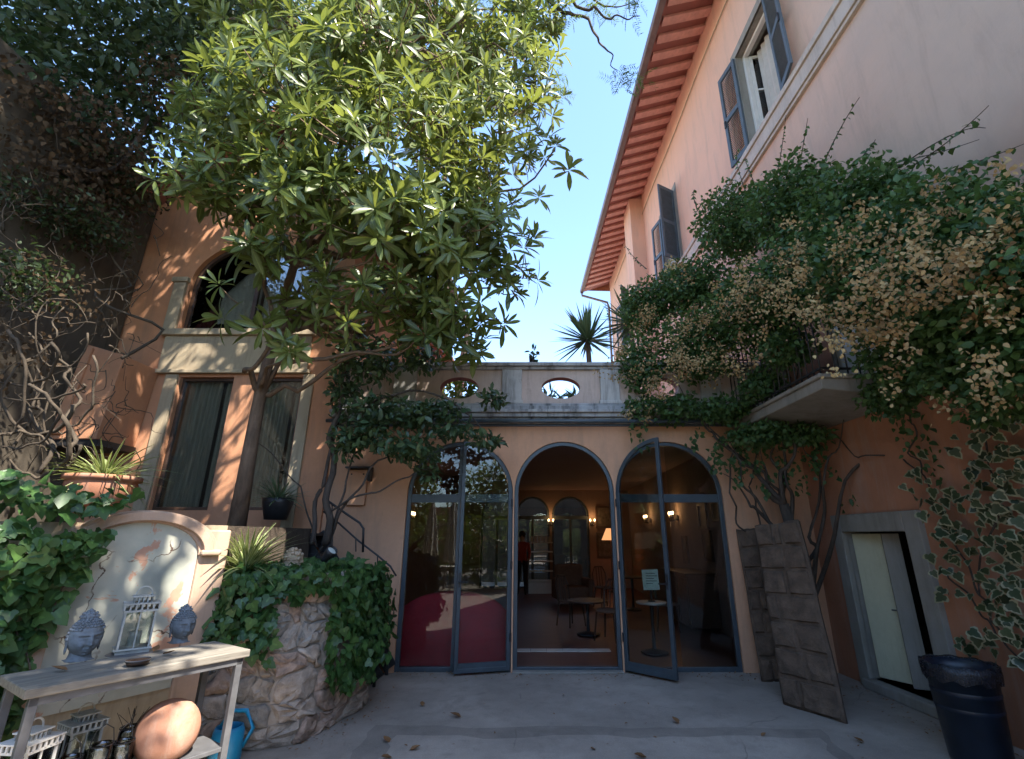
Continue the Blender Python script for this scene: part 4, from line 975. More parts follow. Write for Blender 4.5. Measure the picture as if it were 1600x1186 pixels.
ch = thing('cherub_mask', 'weathered stone cherub face with curly hair and wings resting on the planter', 'sculpture', at(455, 896, y=4.92), math.radians(14))
mb = MB(); stone_head(mb, 'cherub', .26); mb.v = [(x, y, z+.10) for x, y, z in mb.v]; lbuild(mb, 'face', M['cherub'], ch, smooth=True)
ur = thing('terracotta_urn', 'large terracotta urn planted with a spider plant on the terrace', 'urn', at(163, 790, y=4.7), .2)
uz = at(163, 790, y=4.7).z; ur.location = at(150, 792, y=4.8); uz = ur.location.z; ur.scale = (.82, .82, .82)
mb = MB(); mb.lathe([(.001, .0), (.20, 0), (.24, .02), (.30, .12), (.345, .25), (.335, .29), (.375, .30), (.38, .35), (.35, .355), (.34, .31), (.001, .30)], 36); lbuild(mb, 'urn', M['terracotta'], ur, smooth=True)
mb = MB(); mb.lathe([(.001, .31), (.33, .315)], 20); lbuild(mb, 'soil', M['soil'], ur)
dp = thing('dark_plant_pot', 'dark round pot with a bushy plant before the right curtained door', 'plant pot', at(430, 812, y=6.3), 0)
mb = MB(); mb.lathe([(.001, 0), (.13, 0), (.18, .2), (.19, .26), (.165, .26), (.155, .22), (.001, .22)], 24); lbuild(mb, 'pot', M['black_metal'], dp, smooth=True)

# ------------------------------------------------------------------ right side: embossed panels, bins
def embossed_panel(label, bl, br, tl, tr_, th, rows, seed, cols=3):
    bl, br, tl, tr_ = map(Vector, (bl, br, tl, tr_)); o = thing('embossed_panel', label, 'panel', (bl+br)/2, 0, 'stone textured panels leaning in the corner')
    nn = (br-bl).cross(tl-bl).normalized()
    if nn.y > 0: nn = -nn
    def S(u, v, d): return bl.lerp(br, u).lerp(tl.lerp(tr_, u), v)+nn*d
    mb = MB(); ku = 8; kv = 14; rq = random.Random(seed); V = []
    for d in (0, -th):
        for j in range(kv+1):
            for i in range(ku+1): V.append(S(i/ku, j/kv+(rq.uniform(-.008, .008) if j in (0, kv) else 0), d+.01*math.sin(j*.9+i)))
    off = (ku+1)*(kv+1); Fs = []
    for j in range(kv):
        for i in range(ku):
            a = j*(ku+1)+i; Fs += [(a, a+1, a+ku+2, a+ku+1), (off+a+1, off+a, off+a+ku+1, off+a+ku+2)]
    bd = [i for i in range(ku+1)]+[j*(ku+1)+ku for j in range(1, kv+1)]+[kv*(ku+1)+i for i in range(ku-1, -1, -1)]+[j*(ku+1) for j in range(kv-1, 0, -1)]
    for k in range(len(bd)): a, b = bd[k], bd[(k+1) % len(bd)]; Fs.append((b, a, off+a, off+b))
    mb.add(V, Fs); mb.build('backing', M['panel_stone'], o, True)
    for r in range(rows):
        v0, v1 = (r+.07)/rows, (r+.93)/rows; cut = [0]+sorted(rq.uniform(.25, .75) for _ in range(rq.choice((1, 2, 2))))+[1]
        if any(cut[i+1]-cut[i] < .17 for i in range(len(cut)-1)): cut = [0, .36+.2*(r % 2), 1]
        for i in range(len(cut)-1):
            u0, u1 = cut[i]+.035, cut[i+1]-.035; mu, mv = (u0+u1)/2, (v0+v1)/2; V = []
            for k, d in ((1, .004), (.93, .022), (.5, .028)):
                for (u, v) in ((u0, v0), (mu, v0), (u1, v0), (u1, mv), (u1, v1), (mu, v1), (u0, v1), (u0, mv)):
                    V.append(S(mu+(u-mu)*k+rq.uniform(-.012, .012), mv+(v-mv)*k+rq.uniform(-.003, .003), d+rq.uniform(-.004, .006)))
            V.append(S(mu, mv, .03)); m = 8
            mbb = MB(); mbb.add(V, [(q*m+t, q*m+(t+1) % m, (q+1)*m+(t+1) % m, (q+1)*m+t) for q in range(2) for t in range(m)]+[(2*m+t, 2*m+(t+1) % m, 3*m) for t in range(m)])
            mbb.build('block', M['panel_stone'], o, False)
embossed_panel('wide brown stone textured panel leaning in front, nearest the small doorway', (2.53, 5.62, .0), (2.83, 5.08, 0), (2.70, 6.10, 1.74), (2.98, 5.60, 1.78), .035, 7, 4)
embossed_panel('darker stone textured panel standing behind against the hall wall beside the right arch', (2.68, 6.42, 0), (3.05, 6.40, 0), (2.73, 6.72, 1.70), (3.10, 6.72, 1.72), .03, 7, 9)
def bin_(label, c, r, h, bag):
    o = thing('trash_bin', label, 'bin', c, .3, 'dark plastic bins at the right edge')
    mb = MB(); mb.lathe([(.001, .0), (r*.82, 0), (r*.84, .03), (r*.97, h*.9), (r*1.05, h*.905), (r*1.06, h), (r*.98, h), (r*.92, h*.9), (r*.8, .06), (.001, .05)], 36); lbuild(mb, 'body', M['bin_plastic'], o, smooth=True, bevel=0)
    for k in (.55, .72):
        mb = MB(); mb.lathe([(r*(.83+.155*k), h*k-.015), (r*(.85+.155*k), h*k), (r*(.835+.155*k), h*k+.015)], 36); lbuild(mb, 'rib', M['bin_plastic'], o, smooth=True)
    if bag:
        mb = MB(); n = 48; rq = random.Random(2); prof = [(.90, h*.80), (.985, h+.006), (1.085, h+.012), (1.10, h-.04), (1.07, h-.10)]
        V = []
        for k, (a_, z) in enumerate(prof):
            for i in range(n): q = 2*math.pi*i/n; w = 1+.012*math.sin(i*1.9+k)*(k > 1); V.append((r*a_*w*math.cos(q), r*a_*w*math.sin(q), z+(.03*math.sin(i*.9)*math.sin(i*2.3) if k == 4 else .006*math.sin(i*1.3))))
        mb.add(V, [(k*n+i, k*n+(i+1) % n, (k+1)*n+(i+1) % n, (k+1)*n+i) for k in range(len(prof)-1) for i in range(n)]); lbuild(mb, 'bin_liner', M['bag'], o, smooth=True)
bin_('large dark blue round bin with black liner folded over its rim', (3.36, 4.30, 0), .23, .655, True)
bin_('smaller low black bin partly cut off at the right edge', (3.50, 3.62, 0), .22, .50, False)

# ------------------------------------------------------------------ inside the hall
so_ = thing('banquette', 'dark red round backed sofa behind the glass of the left arch', 'sofa', (-1.05, 7.55, 0))
mb = MB(); n = 26; V = []
for (k, y, dz) in ((1.0, 7.06, 0), (1.0, 7.12, .02), (.97, 7.26, .03), (.92, 7.36, 0)):
    for i in range(n+1): u = -1+2*i/n; x = -1.08+.86*k*u; z = .30+.56*math.sqrt(max(0, 1-(abs(u))**2.6))+dz; V += [(x, y, .02), (x, y, z)]
row = 2*(n+1); Fs = []
for q in range(4):
    for i in range(n): a = q*row+2*i; Fs.append((a, a+2, a+3, a+1) if q < 2 else (a+1, a+3, a+2, a))
for q in range(3):
    for i in range(n+1):
        a = q*row+2*i+1
        if i < n: Fs.append((a, a+2, a+2+row, a+row))
mb.add(V, Fs); mb.build('backrest', M['red_cloth'], so_, True)
mb = MB(); mb.box(-1.8, -.36, 7.36, 8.05, .1, .42); mb.build('seat', M['red_cloth'], so_, bevel=.05)

def chair(label, loc, rz, group='wooden chairs inside the hall'):
    o = thing('cafe_chair', label, 'chair', loc, rz, group)
    mb = MB(); mb.lathe([(.001, .43), (.2, .43), (.215, .445), (.2, .47), (.001, .475)], 18); lbuild(mb, 'seat', M['brown_cloth'], o, smooth=True)
    for x in (-1, 1):
        for y in (-1, 1):
            mb = MB(); mb.tube([(x*.15, y*.15, .44), (x*.19, y*.19, 0.02)], [.018, .013], 6); lbuild(mb, 'leg', M['dark_wood'], o)
    mb = MB(); mb.tube([(-.17, .16, .44), (-.18, .21, .75), (-.1, .23, .9), (.1, .23, .9), (.18, .21, .75), (.17, .16, .44)], .016, 6)
    for x in (-.07, 0, .07): mb.tube([(x, .17, .46), (x, .225, .89)], .009, 5)
    lbuild(mb, 'backrest', M['dark_wood'], o); return o
def rtable(label, loc, r, h, mat):
    o = thing('round_table', label, 'table', loc, 0, 'small round tables inside the hall')
    mb = MB(); mb.lathe([(.001, h), (r, h), (r+.004, h-.012), (r-.01, h-.028), (.001, h-.028)], 28); lbuild(mb, 'tabletop', mat, o)
    mb = MB(); mb.lathe([(.03, h-.03), (.022, h*.5), (.03, .06)], 12); lbuild(mb, 'pedestal', M['black_metal'], o, smooth=True)
    mb = MB(); mb.lathe([(.03, .07), (.18, .035), (.2, .02), (.001, .02)], 20); lbuild(mb, 'foot', M['black_metal'], o, smooth=True); return o
FZ = .018
rtable('small round table carrying the menu card behind the open right door', at(1017, 952, y=7.75)*Vector((1, 1, 0)).x if False else Vector((1.75, 7.75, FZ)), .22, .68, M['marble'])
mn = thing('menu_card', 'pale green menu card clipped to a short dark stand on the round table', 'menu', (1.76, 7.75, .70))
mb = MB(); mb.obox((1.76, 7.73, 1.0), .24, .012, .28, X=(1, 0, .02), Z=(-.02, .12, 1)); mb.build('card', simple('menu_paper', (.50, .58, .46), .6, .15, 16), mn)
mb = MB()
for i, w in enumerate((.14, .17, .12, .16, .10)): mb.box(1.69, 1.69+w, 7.7175+i*.0, 7.7195, 1.085-i*.035, 1.093-i*.035)
mb.build('printed_lines', M['black_metal'], mn)
mb = MB(); mb.tube([(1.76, 7.76, .70), (1.76, 7.76, .95)], .012, 6); mb.lathe([(.001, .702), (.06, .702), (.05, .715), (.001, .72)], 14, (1.76, 7.76, 0)); mb.build('stand', M['black_metal'], mn)
rtable('low dark round table beside the chair in the centre arch', (.95, 9.1, FZ), .35, .55, M['dark_wood'])
rtable('dark round table deep in the room by the lit lamp', (2.3, 12.0, FZ), .35, .72, M['dark_wood'])
chair('dark wooden chair at the right of the centre arch near the marble strip', (.72, 9.9, FZ), 2.2)
chair('dark wooden chair nearest the open right door leaf', (1.25, 8.6, FZ), -.6)
chair('dark chair against the right wall under the picture frames', (2.4, 9.4, FZ), 1.3)
chair('dark chair at the far table by the lamp', (1.7, 12.4, FZ), .4)
ac = thing('armchair', 'brown upholstered armchair in the middle of the room', 'armchair', (1.0, 13.2, FZ), .2)
mb = MB(); mb.box(-.35, .35, -.35, .3, .12, .42); lbuild(mb, 'seat', M['brown_cloth'], ac, bevel=.06)
mb = MB(); mb.box(-.38, .38, .22, .4, .2, .92); lbuild(mb, 'backrest', M['brown_cloth'], ac, bevel=.07)
for s in (-1, 1):
    mb = MB(); mb.box(s*.4-.07, s*.4+.07, -.34, .3, .12, .6); lbuild(mb, 'armrest', M['brown_cloth'], ac, bevel=.05)
cbn = thing('sideboard', 'dark wooden sideboard along the right wall inside', 'sideboard', (3.0, 9.9, FZ))
mb = MB(); mb.box(2.75, 3.28, 9.2, 10.8, .1, .95); mb.build('cabinet', M['dark_wood'], cbn, bevel=.01)
mb = MB(); mb.box(2.7, 3.29, 9.15, 10.85, .952, .99); mb.build('top', M['dark_wood'], cbn, bevel=.008)
for k in range(3):
    mb = MB(); mb.box(2.73, 2.748, 9.25+k*.52, 9.72+k*.52, .15, .9); d = mb.build('door', M['dark_wood'], cbn, bevel=.004)
rk = thing('newspaper_rack', 'pale slatted newspaper rack standing by the person at the far end', 'rack', (.28, 15.6, FZ))
for k in range(5):
    mb = MB(); z = .35+k*.27; mb.box(-.12, .62, 15.45, 15.75, z, z+.03); mb.build('shelf', M['white_paint'], rk)
mb = MB(); mb.box(-.16, -.12, 15.45, 15.75, FZ, 1.75); mb.box(.62, .66, 15.45, 15.75, FZ, 1.75); mb.build('side', M['dark_wood'], rk)
mb = MB(); mb.box(-.12, .62, 15.45, 15.7, FZ, .33); mb.build('drawer', M['white_paint'], rk)
for k in range(6):
    mb = MB(); mb.obox((-.02+.11*k, 15.58, 1.55), .08, .2, .16, X=(1, 0, .1*(k % 2))); tag = mb.build('newspaper', M['pale_cloth'], None)
    props(tag, ['folded newspaper at the far left of the rack top', 'second folded newspaper on the rack top', 'third folded newspaper on the rack top', 'fourth folded newspaper on the rack top', 'fifth folded newspaper on the rack top', 'last folded newspaper at the right of the rack top'][k], 'newspaper', 'newspapers in the rack')
def sconce(label, loc, nrm_, n=3):
    loc = Vector(loc); nn = Vector(nrm_); t = Vector((-nn.y, nn.x, 0)); o = thing('wall_sconce', label, 'wall lamp', loc, 0, 'lit candle sconces inside the hall')
    mb = MB(); mb.tube([loc, loc+nn*.04], .06, 12); mb.build('back_plate', M['black_metal'], o)
    for k in range(n):
        s = (k-(n-1)/2)*.15; q = loc+nn*.16+t*s
        mb = MB(); mb.tube([loc+nn*.03, loc+nn*.1+t*s*.6+Vector((0, 0, -.07)), q+Vector((0, 0, -.05)), q], .012, 6); mb.lathe([(.01, 0), (.035, .015)], 10, q); a_ = mb.build('arm', M['black_metal'], o)
        mb = MB(); mb.lathe([(.012, .0), (.012, .07)], 8, q); mb.build('candle', M['pale_cloth'], a_)
        mb = MB(); mb.ball(q+Vector((0, 0, .10)), .022, .022, .04, 8, 6); mb.build('bulb', M['candle'], a_, True)
    L = bpy.data.lights.new('sconce_light', 'POINT'); L.energy = .75; L.color = (1, .55, .22); L.shadow_soft_size = .08
    l = lk(bpy.data.objects.new('sconce_light', L)); l.location = loc+nn*.2+Vector((0, 0, .22)); adopt(l, o)
sconce('lit sconce nearest the open right door on the right wall', (XR, 11.3, 2.02), (-1, 0, 0))
sconce('lit sconce further along the right wall', (XR, 13.9, 2.05), (-1, 0, 0))
sconce('lit sconce on the left wall seen through the left arch', (XL, 11.0, 2.0), (1, 0, 0))
sconce('lit sconce on the rear wall between the far arches', (.62, YF, 2.05), (0, -1, 0), 2)
sconce('lit sconce on the rear wall at the right of the far arches', (2.02, YF, 2.05), (0, -1, 0), 2)
lp = thing('table_lamp', 'floor lamp with glowing orange shade near the rear wall', 'lamp', (2.45, 15.9, FZ))
mb = MB(); mb.lathe([(.001, 0), (.15, 0), (.14, .03), (.015, .05), (.012, 1.55)], 16, (2.45, 15.9, FZ)); mb.build('stand', M['black_metal'], lp, True)
mb = MB(); mb.lathe([(.28, 1.5), (.12, 1.85)], 24, (2.45, 15.9, FZ)); mb.build('lamp_shade', M['lampshade'], lp, True)
L = bpy.data.lights.new('lamp_light', 'POINT'); L.energy = .35; L.color = (1, .5, .2); L.shadow_soft_size = .08; l = lk(bpy.data.objects.new('lamp_light', L)); l.location = (2.45, 15.9, 1.66); adopt(l, lp)
pics = [('oval dark framed picture on the right wall nearest the sconce', XR-.02, 10.9, 1.35, .26, .5), ('upper square picture on the right wall above another frame', XR-.02, 9.6, 2.0, .42, .42), ('lower square picture on the right wall under another frame', XR-.02, 9.5, 1.45, .4, .48),
        ('small picture high on the right wall nearest the front', XR-.02, 8.9, 2.05, .3, .3)]
for lab, x, y, z, w, h in pics:
    o = thing('picture_frame', lab, 'picture', (x, y, z), 0, 'framed pictures inside the hall')
    mb = MB(); mb.box(x-.015, x+.02, y-w/2, y+w/2, z-h/2, z+h/2); mb.build('print', M['picture'], o)
    mb = MB()
    for (a, b, c_, d) in ((-w/2-.03, -w/2+.02, -h/2-.03, h/2+.03), (w/2-.02, w/2+.03, -h/2-.03, h/2+.03), (-w/2+.02, w/2-.02, -h/2-.03, -h/2+.02), (-w/2+.02, w/2-.02, h/2-.02, h/2+.03)): mb.box(x-.03, x+.018, y+a, y+b, z+c_, z+d)
    mb.build('frame', M['dark_wood'], o)
for lab, x, z, w, h in (('upper framed picture on the rear wall above the lamp', 2.45, 2.25, .5, .6), ('lower framed picture on the rear wall behind the lamp', 2.5, 1.35, .6, .7)):
    o = thing('picture_frame', lab, 'picture', (x, YF, z), 0, 'framed pictures inside the hall')
    mb = MB(); mb.box(x-w/2, x+w/2, YF-.03, YF, z-h/2, z+h/2); mb.build('print', M['picture'], o)
    mb = MB(); mb.ring([(x-w/2-.05, z-h/2-.05), (x+w/2+.05, z-h/2-.05), (x+w/2+.05, z+h/2+.05), (x-w/2-.05, z+h/2+.05)], .06, YF-.05, YF); mb.build('frame', M['dark_wood'], o)

# person standing at the far end, back to the camera
pe = thing('person', 'person in a red sweater and dark trousers standing inside by the rack', 'person', (-.31, 15.2, FZ))
def skin_body(edges_pts, name, mats, pick, parent, sub=2):
    vs, es, rs = edges_pts; me = bpy.data.meshes.new(name); me.from_pydata(vs, es, []); o = lk(bpy.data.objects.new(name, me))
    o.modifiers.new('skin', 'SKIN'); 
    for v, r in zip(me.skin_vertices[0].data, rs): v.radius = r
    me.skin_vertices[0].data[0].use_root = True
    ss = o.modifiers.new('sub', 'SUBSURF'); ss.levels = ss.render_levels = sub
    dg = bpy.context.evaluated_depsgraph_get(); em = bpy.data.meshes.new_from_object(o.evaluated_get(dg)); bpy.data.objects.remove(o)
    em.materials.clear()
    for m_ in mats: em.materials.append(m_)
    for p_ in em.polygons: p_.material_index = pick(p_.center); p_.use_smooth = True
    o = lk(bpy.data.objects.new(name, em)); o.parent = parent; return o
vs = [(0, 0, .95), (0, .01, 1.15), (0, .02, 1.36), (0, 0, 1.46), (0, -.01, 1.54), (0, -.02, 1.63), (0, -.02, 1.70),
      (.09, 0, .88), (.10, -.02, .50), (.11, .02, .08), (.11, -.13, .03), (-.09, 0, .88), (-.10, .03, .50), (-.12, .08, .08), (-.12, -.06, .03),
      (.17, .02, 1.38), (.23, .02, 1.12), (.20, -.16, .96), (.18, -.24, .95), (-.17, .02, 1.38), (-.24, .03, 1.12), (-.21, -.12, .93), (-.19, -.2, .92)]
es = [(0, 1), (1, 2), (2, 3), (3, 4), (4, 5), (5, 6), (0, 7), (7, 8), (8, 9), (9, 10), (0, 11), (11, 12), (12, 13), (13, 14), (2, 15), (15, 16), (16, 17), (17, 18), (2, 19), (19, 20), (20, 21), (21, 22)]
rs = [(.15, .11), (.13, .10), (.16, .11), (.055, .055), (.075, .09), (.085, .105), (.06, .08), (.085, .09), (.06, .065), (.042, .045), (.04, .03), (.085, .09), (.06, .065), (.042, .045), (.04, .03),
      (.065, .07), (.048, .05), (.036, .038), (.03, .04), (.065, .07), (.048, .05), (.036, .038), (.03, .04)]
body = skin_body((vs, es, rs), 'body', [M['skin'], M['red_knit'], M['black_cloth']], lambda c_: 2 if c_.z < .93 and abs(c_.x) < .19 and c_.y > -.2 and not (c_.y < -.14 and c_.z > .8) else (1 if c_.z < 1.46 and c_.y > -.17 else 0), pe)
mb = MB(); mb.ball((0, .005, 1.655), .105, .125, .125, 16, 10); lbuild(mb, 'hair', M['black_cloth'], pe, smooth=True)
mb = MB(); mb.ball((0, -.125, 1.61), .014, .02, .025, 8, 6); lbuild(mb, 'nose', M['skin'], pe, smooth=True)

# ================================================================== VEGETATION
UPV = np.array([0, 0, 1.])
def generic(lobes, n, size, inner=.5, up=.5, jit=.7, tint_lo=0, tint_hi=1):
    P, d, idx = shell(lobes, n, inner)
    D = nrm(d*.6+rnd(n)*jit+np.array([0, 0, -.15])); N = nrm(UPV*up+d*.5+rnd(n)*.5)
    return P, D, N, size*RNG.uniform(.65, 1.25, n), np.clip(RNG.normal((tint_lo+tint_hi)/2, (tint_hi-tint_lo)/4, n), 0, 1)
def lobe(px, py, y, rx, rz, ry=None): c = at(px, py, y=y); return (tuple(c), (rx, ry or rx, rz))

# ---- loquat tree
base = Vector((-3.27, 5.55, 1.69))
lq = thing('loquat_tree', 'tall loquat tree with big pale green leaf rosettes growing before the orange house', 'tree', base)
t1 = [base+Vector((0, 0, -.1)), Vector((-3.25, 5.5, 2.5)), Vector((-3.22, 5.45, 3.2)), Vector((-3.12, 5.35, 3.95)), Vector((-2.95, 5.2, 4.8)), Vector((-2.75, 5.0, 5.7)), Vector((-2.5, 4.9, 6.8)), Vector((-2.3, 4.8, 8.2))]
mb = MB(); mb.tube(t1, [.10, .078, .068, .06, .05, .042, .036, .025], 10); mb.build('trunk', M['bark'], lq, True)
LQ = [lobe(470, 190, 4.5, .95, .85), lobe(600, 110, 4.6, 1.1, .9), lobe(600, 260, 4.4, 1.0, .85), lobe(390, 290, 4.6, .62, .40), lobe(310, 285, 4.5, .45, .22), lobe(700, 60, 5.2, 1.0, .8), lobe(740, 200, 5.0, .85, .8),
      lobe(770, 330, 5.0, .60, .55), lobe(690, 370, 4.8, .75, .6), lobe(600, 370, 4.5, .65, .45), lobe(520, 330, 4.4, .7, .5), lobe(500, 50, 4.8, 1.0, .8), lobe(810, 120, 5.4, .55, .8), lobe(700, 470, 5.2, .50, .42), lobe(760, 480, 5.3, .28, .25),
      lobe(745, 545, 5.8, .25, .14), lobe(410, 400, 4.7, .32, .2), lobe(408, 500, 4.6, .26, .2), lobe(560, 450, 4.6, .42, .28), lobe(830, 20, 5.6, .6, .5), lobe(865, 235, 5.3, .2, .2), lobe(790, 400, 5.1, .42, .34), lobe(640, 450, 5.0, .5, .36), lobe(730, 430, 5.2, .5, .4), lobe(815, 310, 5.1, .35, .35), lobe(660, 520, 5.4, .36, .2), lobe(730, 530, 5.5, .3, .2), lobe(690, 500, 5.4, .4, .25), lobe(765, 450, 5.3, .34, .26), lobe(780, 500, 5.5, .18, .2), lobe(490, 430, 4.9, .42, .3), lobe(445, 535, 4.8, .22, .16), lobe(465, 480, 4.9, .25, .2), lobe(545, 480, 5.2, .26, .32), lobe(330, 200, 4.9, .5, .35), lobe(400, 130, 4.9, .7, .5), lobe(380, 20, 5.0, .8, .6), lobe(600, -70, 4.6, 1.3, .9)]
cs = [Vector(l[0]) for l in LQ]
for i, c_ in enumerate(cs):
    if i == 15: continue
    k = min(range(2, len(t1)), key=lambda q: (t1[q]-c_).length+1.2*max(0, t1[q].z-c_.z+.3)); a_ = t1[k]; pts = wander(a_, c_, 6, .35); pts[2] += Vector((0, 0, .12))
    mb = MB(); mb.tube(pts, taper(.034, .010, 6), 6); mb.build('branch', M['bark'], lq, True)
nr = 2050
P, d, idx = shell(LQ, nr, .45)
vd = P[RNG.choice(nr, 16, replace=False)]; ok_ = np.ones(nr, bool)
for v_ in vd: ok_ &= np.linalg.norm((P-v_)*np.array([1, .6, 1]), axis=1) > RNG.uniform(.22, .40)
P, d, idx = P[ok_], d[ok_], idx[ok_]; nr = len(P)
out_ = RNG.random(nr) < .12; P[out_] += d[out_]*RNG.uniform(.08, .28, (out_.sum(), 1)); ax = nrm(d*.75+UPV*.55+np.array([.05, -.35, 0])+rnd(nr)*.3)
mb = MB()
for i in range(0, nr, 2):
    p = Vector(P[i]); a_ = Vector(ax[i]); q = p.lerp(cs[idx[i]], .35)-a_*.06
    mb.tube([q, p.lerp(q, .5)-a_*.05, p], (.011, .008, .006), 3, cap=False)
o = mb.build('twigs', M['bark'], lq, True); o['kind'] = 'stuff'
LP, LD, LN, LS, LT = [], [], [], [], []
for i in range(nr):
    a_ = ax[i]; dr_ = random.uniform(60, 105); u = nrm(np.cross(a_, [.3, .2, .9])); w = np.cross(a_, u); k = random.randint(8, 13); big = random.choice((.7, .85, 1.0, 1.1, 1.25))*random.uniform(.9, 1.1)*(1.12 if idx[i] in (0, 2, 3, 9, 10, 16, 17) else 1); tone = random.gauss(.48, .26)
    for j in range(k):
        az = j*2.4+i; th = math.radians(22+dr_*(j/k)+random.uniform(-14, 14)); r = u*math.cos(az)+w*math.sin(az)
        D = a_*math.cos(th)+r*math.sin(th); LP.append(P[i]+D*.015+a_*.03*(1-j/k)); LD.append(D); LN.append(a_*math.sin(th)-r*math.cos(th)+np.random.default_rng(i*20+j).normal(size=3)*.12)
        LS.append(big*random.uniform(.8, 1.1)*(.165+.085*(j/k))); LT.append(min(1, max(0, tone+.25*(1-j/k)-.1+random.gauss(0, .08))))
# gaps through which the sun reaches the house wall, the ground and the glazed doors
LP, LD, LN, LS, LT = map(np.array, (LP, LD, LN, LS, LT)); keep = np.ones(len(LP), bool); sv = np.array(SUN); rg = random.Random(8)
gaps = [((rg.gauss(-4.35, .75), 6.72, rg.uniform(1.9, 4.4)), rg.uniform(.03, .07)) for _ in range(130)]
for _ in range(14):
    cx, cz = rg.uniform(-5.6, -3.2), rg.uniform(1.9, 4.3)
    gaps += [((cx+rg.gauss(0, .16), 6.72, cz+rg.gauss(0, .16)), rg.uniform(.03, .08)) for _ in range(6)]
for q, w_ in gaps:
    for e in (.1, .5, .9):
        dv = LP+LD*(LS*e)[:, None]-np.array(q); al = dv@sv; ds = np.linalg.norm(dv-al[:, None]*sv, axis=1); keep &= ~((ds < w_) & (al > 0))
LP, LD, LN, LS, LT = (a_[keep] for a_ in (LP, LD, LN, LS, LT))
plant_leaves(lq, T_LOQ, LP, LD, LN, LS, LT, M['loquat'], 300)

# ---- dark climbing shrub in front of the hall's left arch
cl = thing('climbing_shrub', 'dark small leaved climbing shrub with thin stems before the left arch and stairs', 'shrub', (-2.55, 6.05, 1.3))
CLb = [lobe(540, 600, 6.1, .22, .55), lobe(590, 560, 6.0, .30, .36), lobe(590, 640, 5.9, .36, .22), lobe(650, 650, 5.9, .40, .16), lobe(640, 700, 5.8, .42, .16), lobe(710, 672, 5.9, .36, .09), lobe(770, 625, 6.1, .20, .13), lobe(540, 690, 5.9, .20, .22), lobe(660, 560, 6.2, .30, .2), lobe(760, 690, 6.0, .24, .07), lobe(590, 440, 6.3, .26, .22), lobe(668, 735, 5.95, .16, .13), lobe(545, 520, 6.2, .2, .5), lobe(690, 640, 5.9, .3, .1), lobe(575, 680, 5.8, .3, .2)]
stems = [[at(508, 850, y=6.05), at(520, 740, y=6.0), at(528, 650, y=6.05), at(545, 560, y=6.1), at(600, 470, y=6.2)], [at(487, 850, y=6.0), at(505, 760, y=6.0), at(520, 690, y=6.05), at(522, 600, y=6.1)], [at(500, 860, y=6.1), at(545, 780, y=5.95), at(590, 720, y=5.9), at(650, 690, y=5.9)],
         [at(515, 800, y=6.0), at(580, 770, y=5.9), at(640, 745, y=5.9), at(680, 730, y=5.95)], [at(528, 700, y=6.0), at(570, 640, y=5.9), at(640, 610, y=5.9), at(720, 640, y=5.95), at(790, 690, y=6.05)], [at(495, 855, y=6.15), at(470, 760, y=6.1), at(400, 690, y=6.2)],
         [at(518, 860, y=6.1), at(530, 790, y=6.1), at(545, 735, y=6.05), at(575, 680, y=5.95)]]
for s_, r_ in zip(stems, (.045, .03, .018, .014, .02, .012, .018)):
    mb = MB(); P_ = []
    for i in range(len(s_)-1): P_ += wander(s_[i], s_[i+1], 4, .25)[:-1]
    P_.append(s_[-1]); mb.tube(P_, taper(r_, r_*.45, len(P_)), 7); mb.build('stem', M['dark_bark'], cl, True)
P, D, N, S, T = generic(CLb, 4200, .10, .1, .5, .8); plant_leaves(cl, T_OVAL, P, D, N, S, T*.9, M['climber'], 300)

# ---- bougainvillea over the right wall, balcony and parapet
bg_ = thing('bougainvillea', 'huge bougainvillea with dried tan flower bracts covering the balcony and right wall', 'climber', (3.35, 6.5, 0))
def lobex(px, py, x, rx, rz, ry=None): c = at(px, py, x=x); return (tuple(c), (rx, ry or rx, rz))
BL = [lobe(1000, 570, 6.7, .36, .50), lobe(1010, 480, 7.1, .45, .50), lobe(1090, 540, 6.4, .60, .55), lobe(1085, 450, 6.6, .60, .44), lobe(1050, 640, 6.6, .45, .22), lobe(1062, 440, 7.2, .36, .28), lobe(1130, 640, 6.3, .42, .18), lobe(1190, 680, 6.2, .50, .16), lobe(1260, 680, 5.9, .32, .12), lobe(1000, 640, 6.6, .25, .16),
      lobex(1150, 350, 3.2, .65, .6), lobex(1180, 480, 2.9, .65, .6), lobex(1240, 320, 3.3, .6, .55), lobex(1270, 430, 3.1, .62, .6), lobex(1340, 320, 3.35, .55, .42), lobex(1370, 430, 3.1, .6, .55), lobex(1460, 350, 3.3, .5, .38), lobex(1470, 450, 3.1, .52, .48), lobex(1560, 370, 3.3, .45, .40), lobex(1570, 470, 3.15, .45, .42), lobex(1660, 400, 3.2, .5, .5),
      lobex(1420, 560, 3.3, .42, .30), lobex(1520, 570, 3.3, .40, .28), lobex(1610, 560, 3.2, .35, .3), lobex(1390, 620, 3.4, .28, .20), lobex(1230, 545, 2.95, .34, .22), lobex(1190, 600, 2.9, .30, .22), lobex(1560, 640, 3.3, .28, .10)]
bt = [Vector((3.42, 6.45, 0)), Vector((3.38, 6.4, .8)), Vector((3.3, 6.35, 1.5)), Vector((3.2, 6.3, 2.0))]
mb = MB(); mb.tube(bt, [.10, .085, .075, .06], 9); mb.build('trunk', M['dark_bark'], bg_, True)
tg = [at(1140, 690, y=6.4), at(1185, 690, y=6.3), at(1230, 680, y=6.2), at(1290, 670, y=6.0), at(1130, 740, y=6.5), at(1090, 650, y=6.5), at(1320, 640, y=5.6), at(1200, 600, y=6), at(1250, 560, y=5.6), at(1420, 500, y=4.8), at(1180, 620, y=6.2), at(1060, 600, y=6.7)]
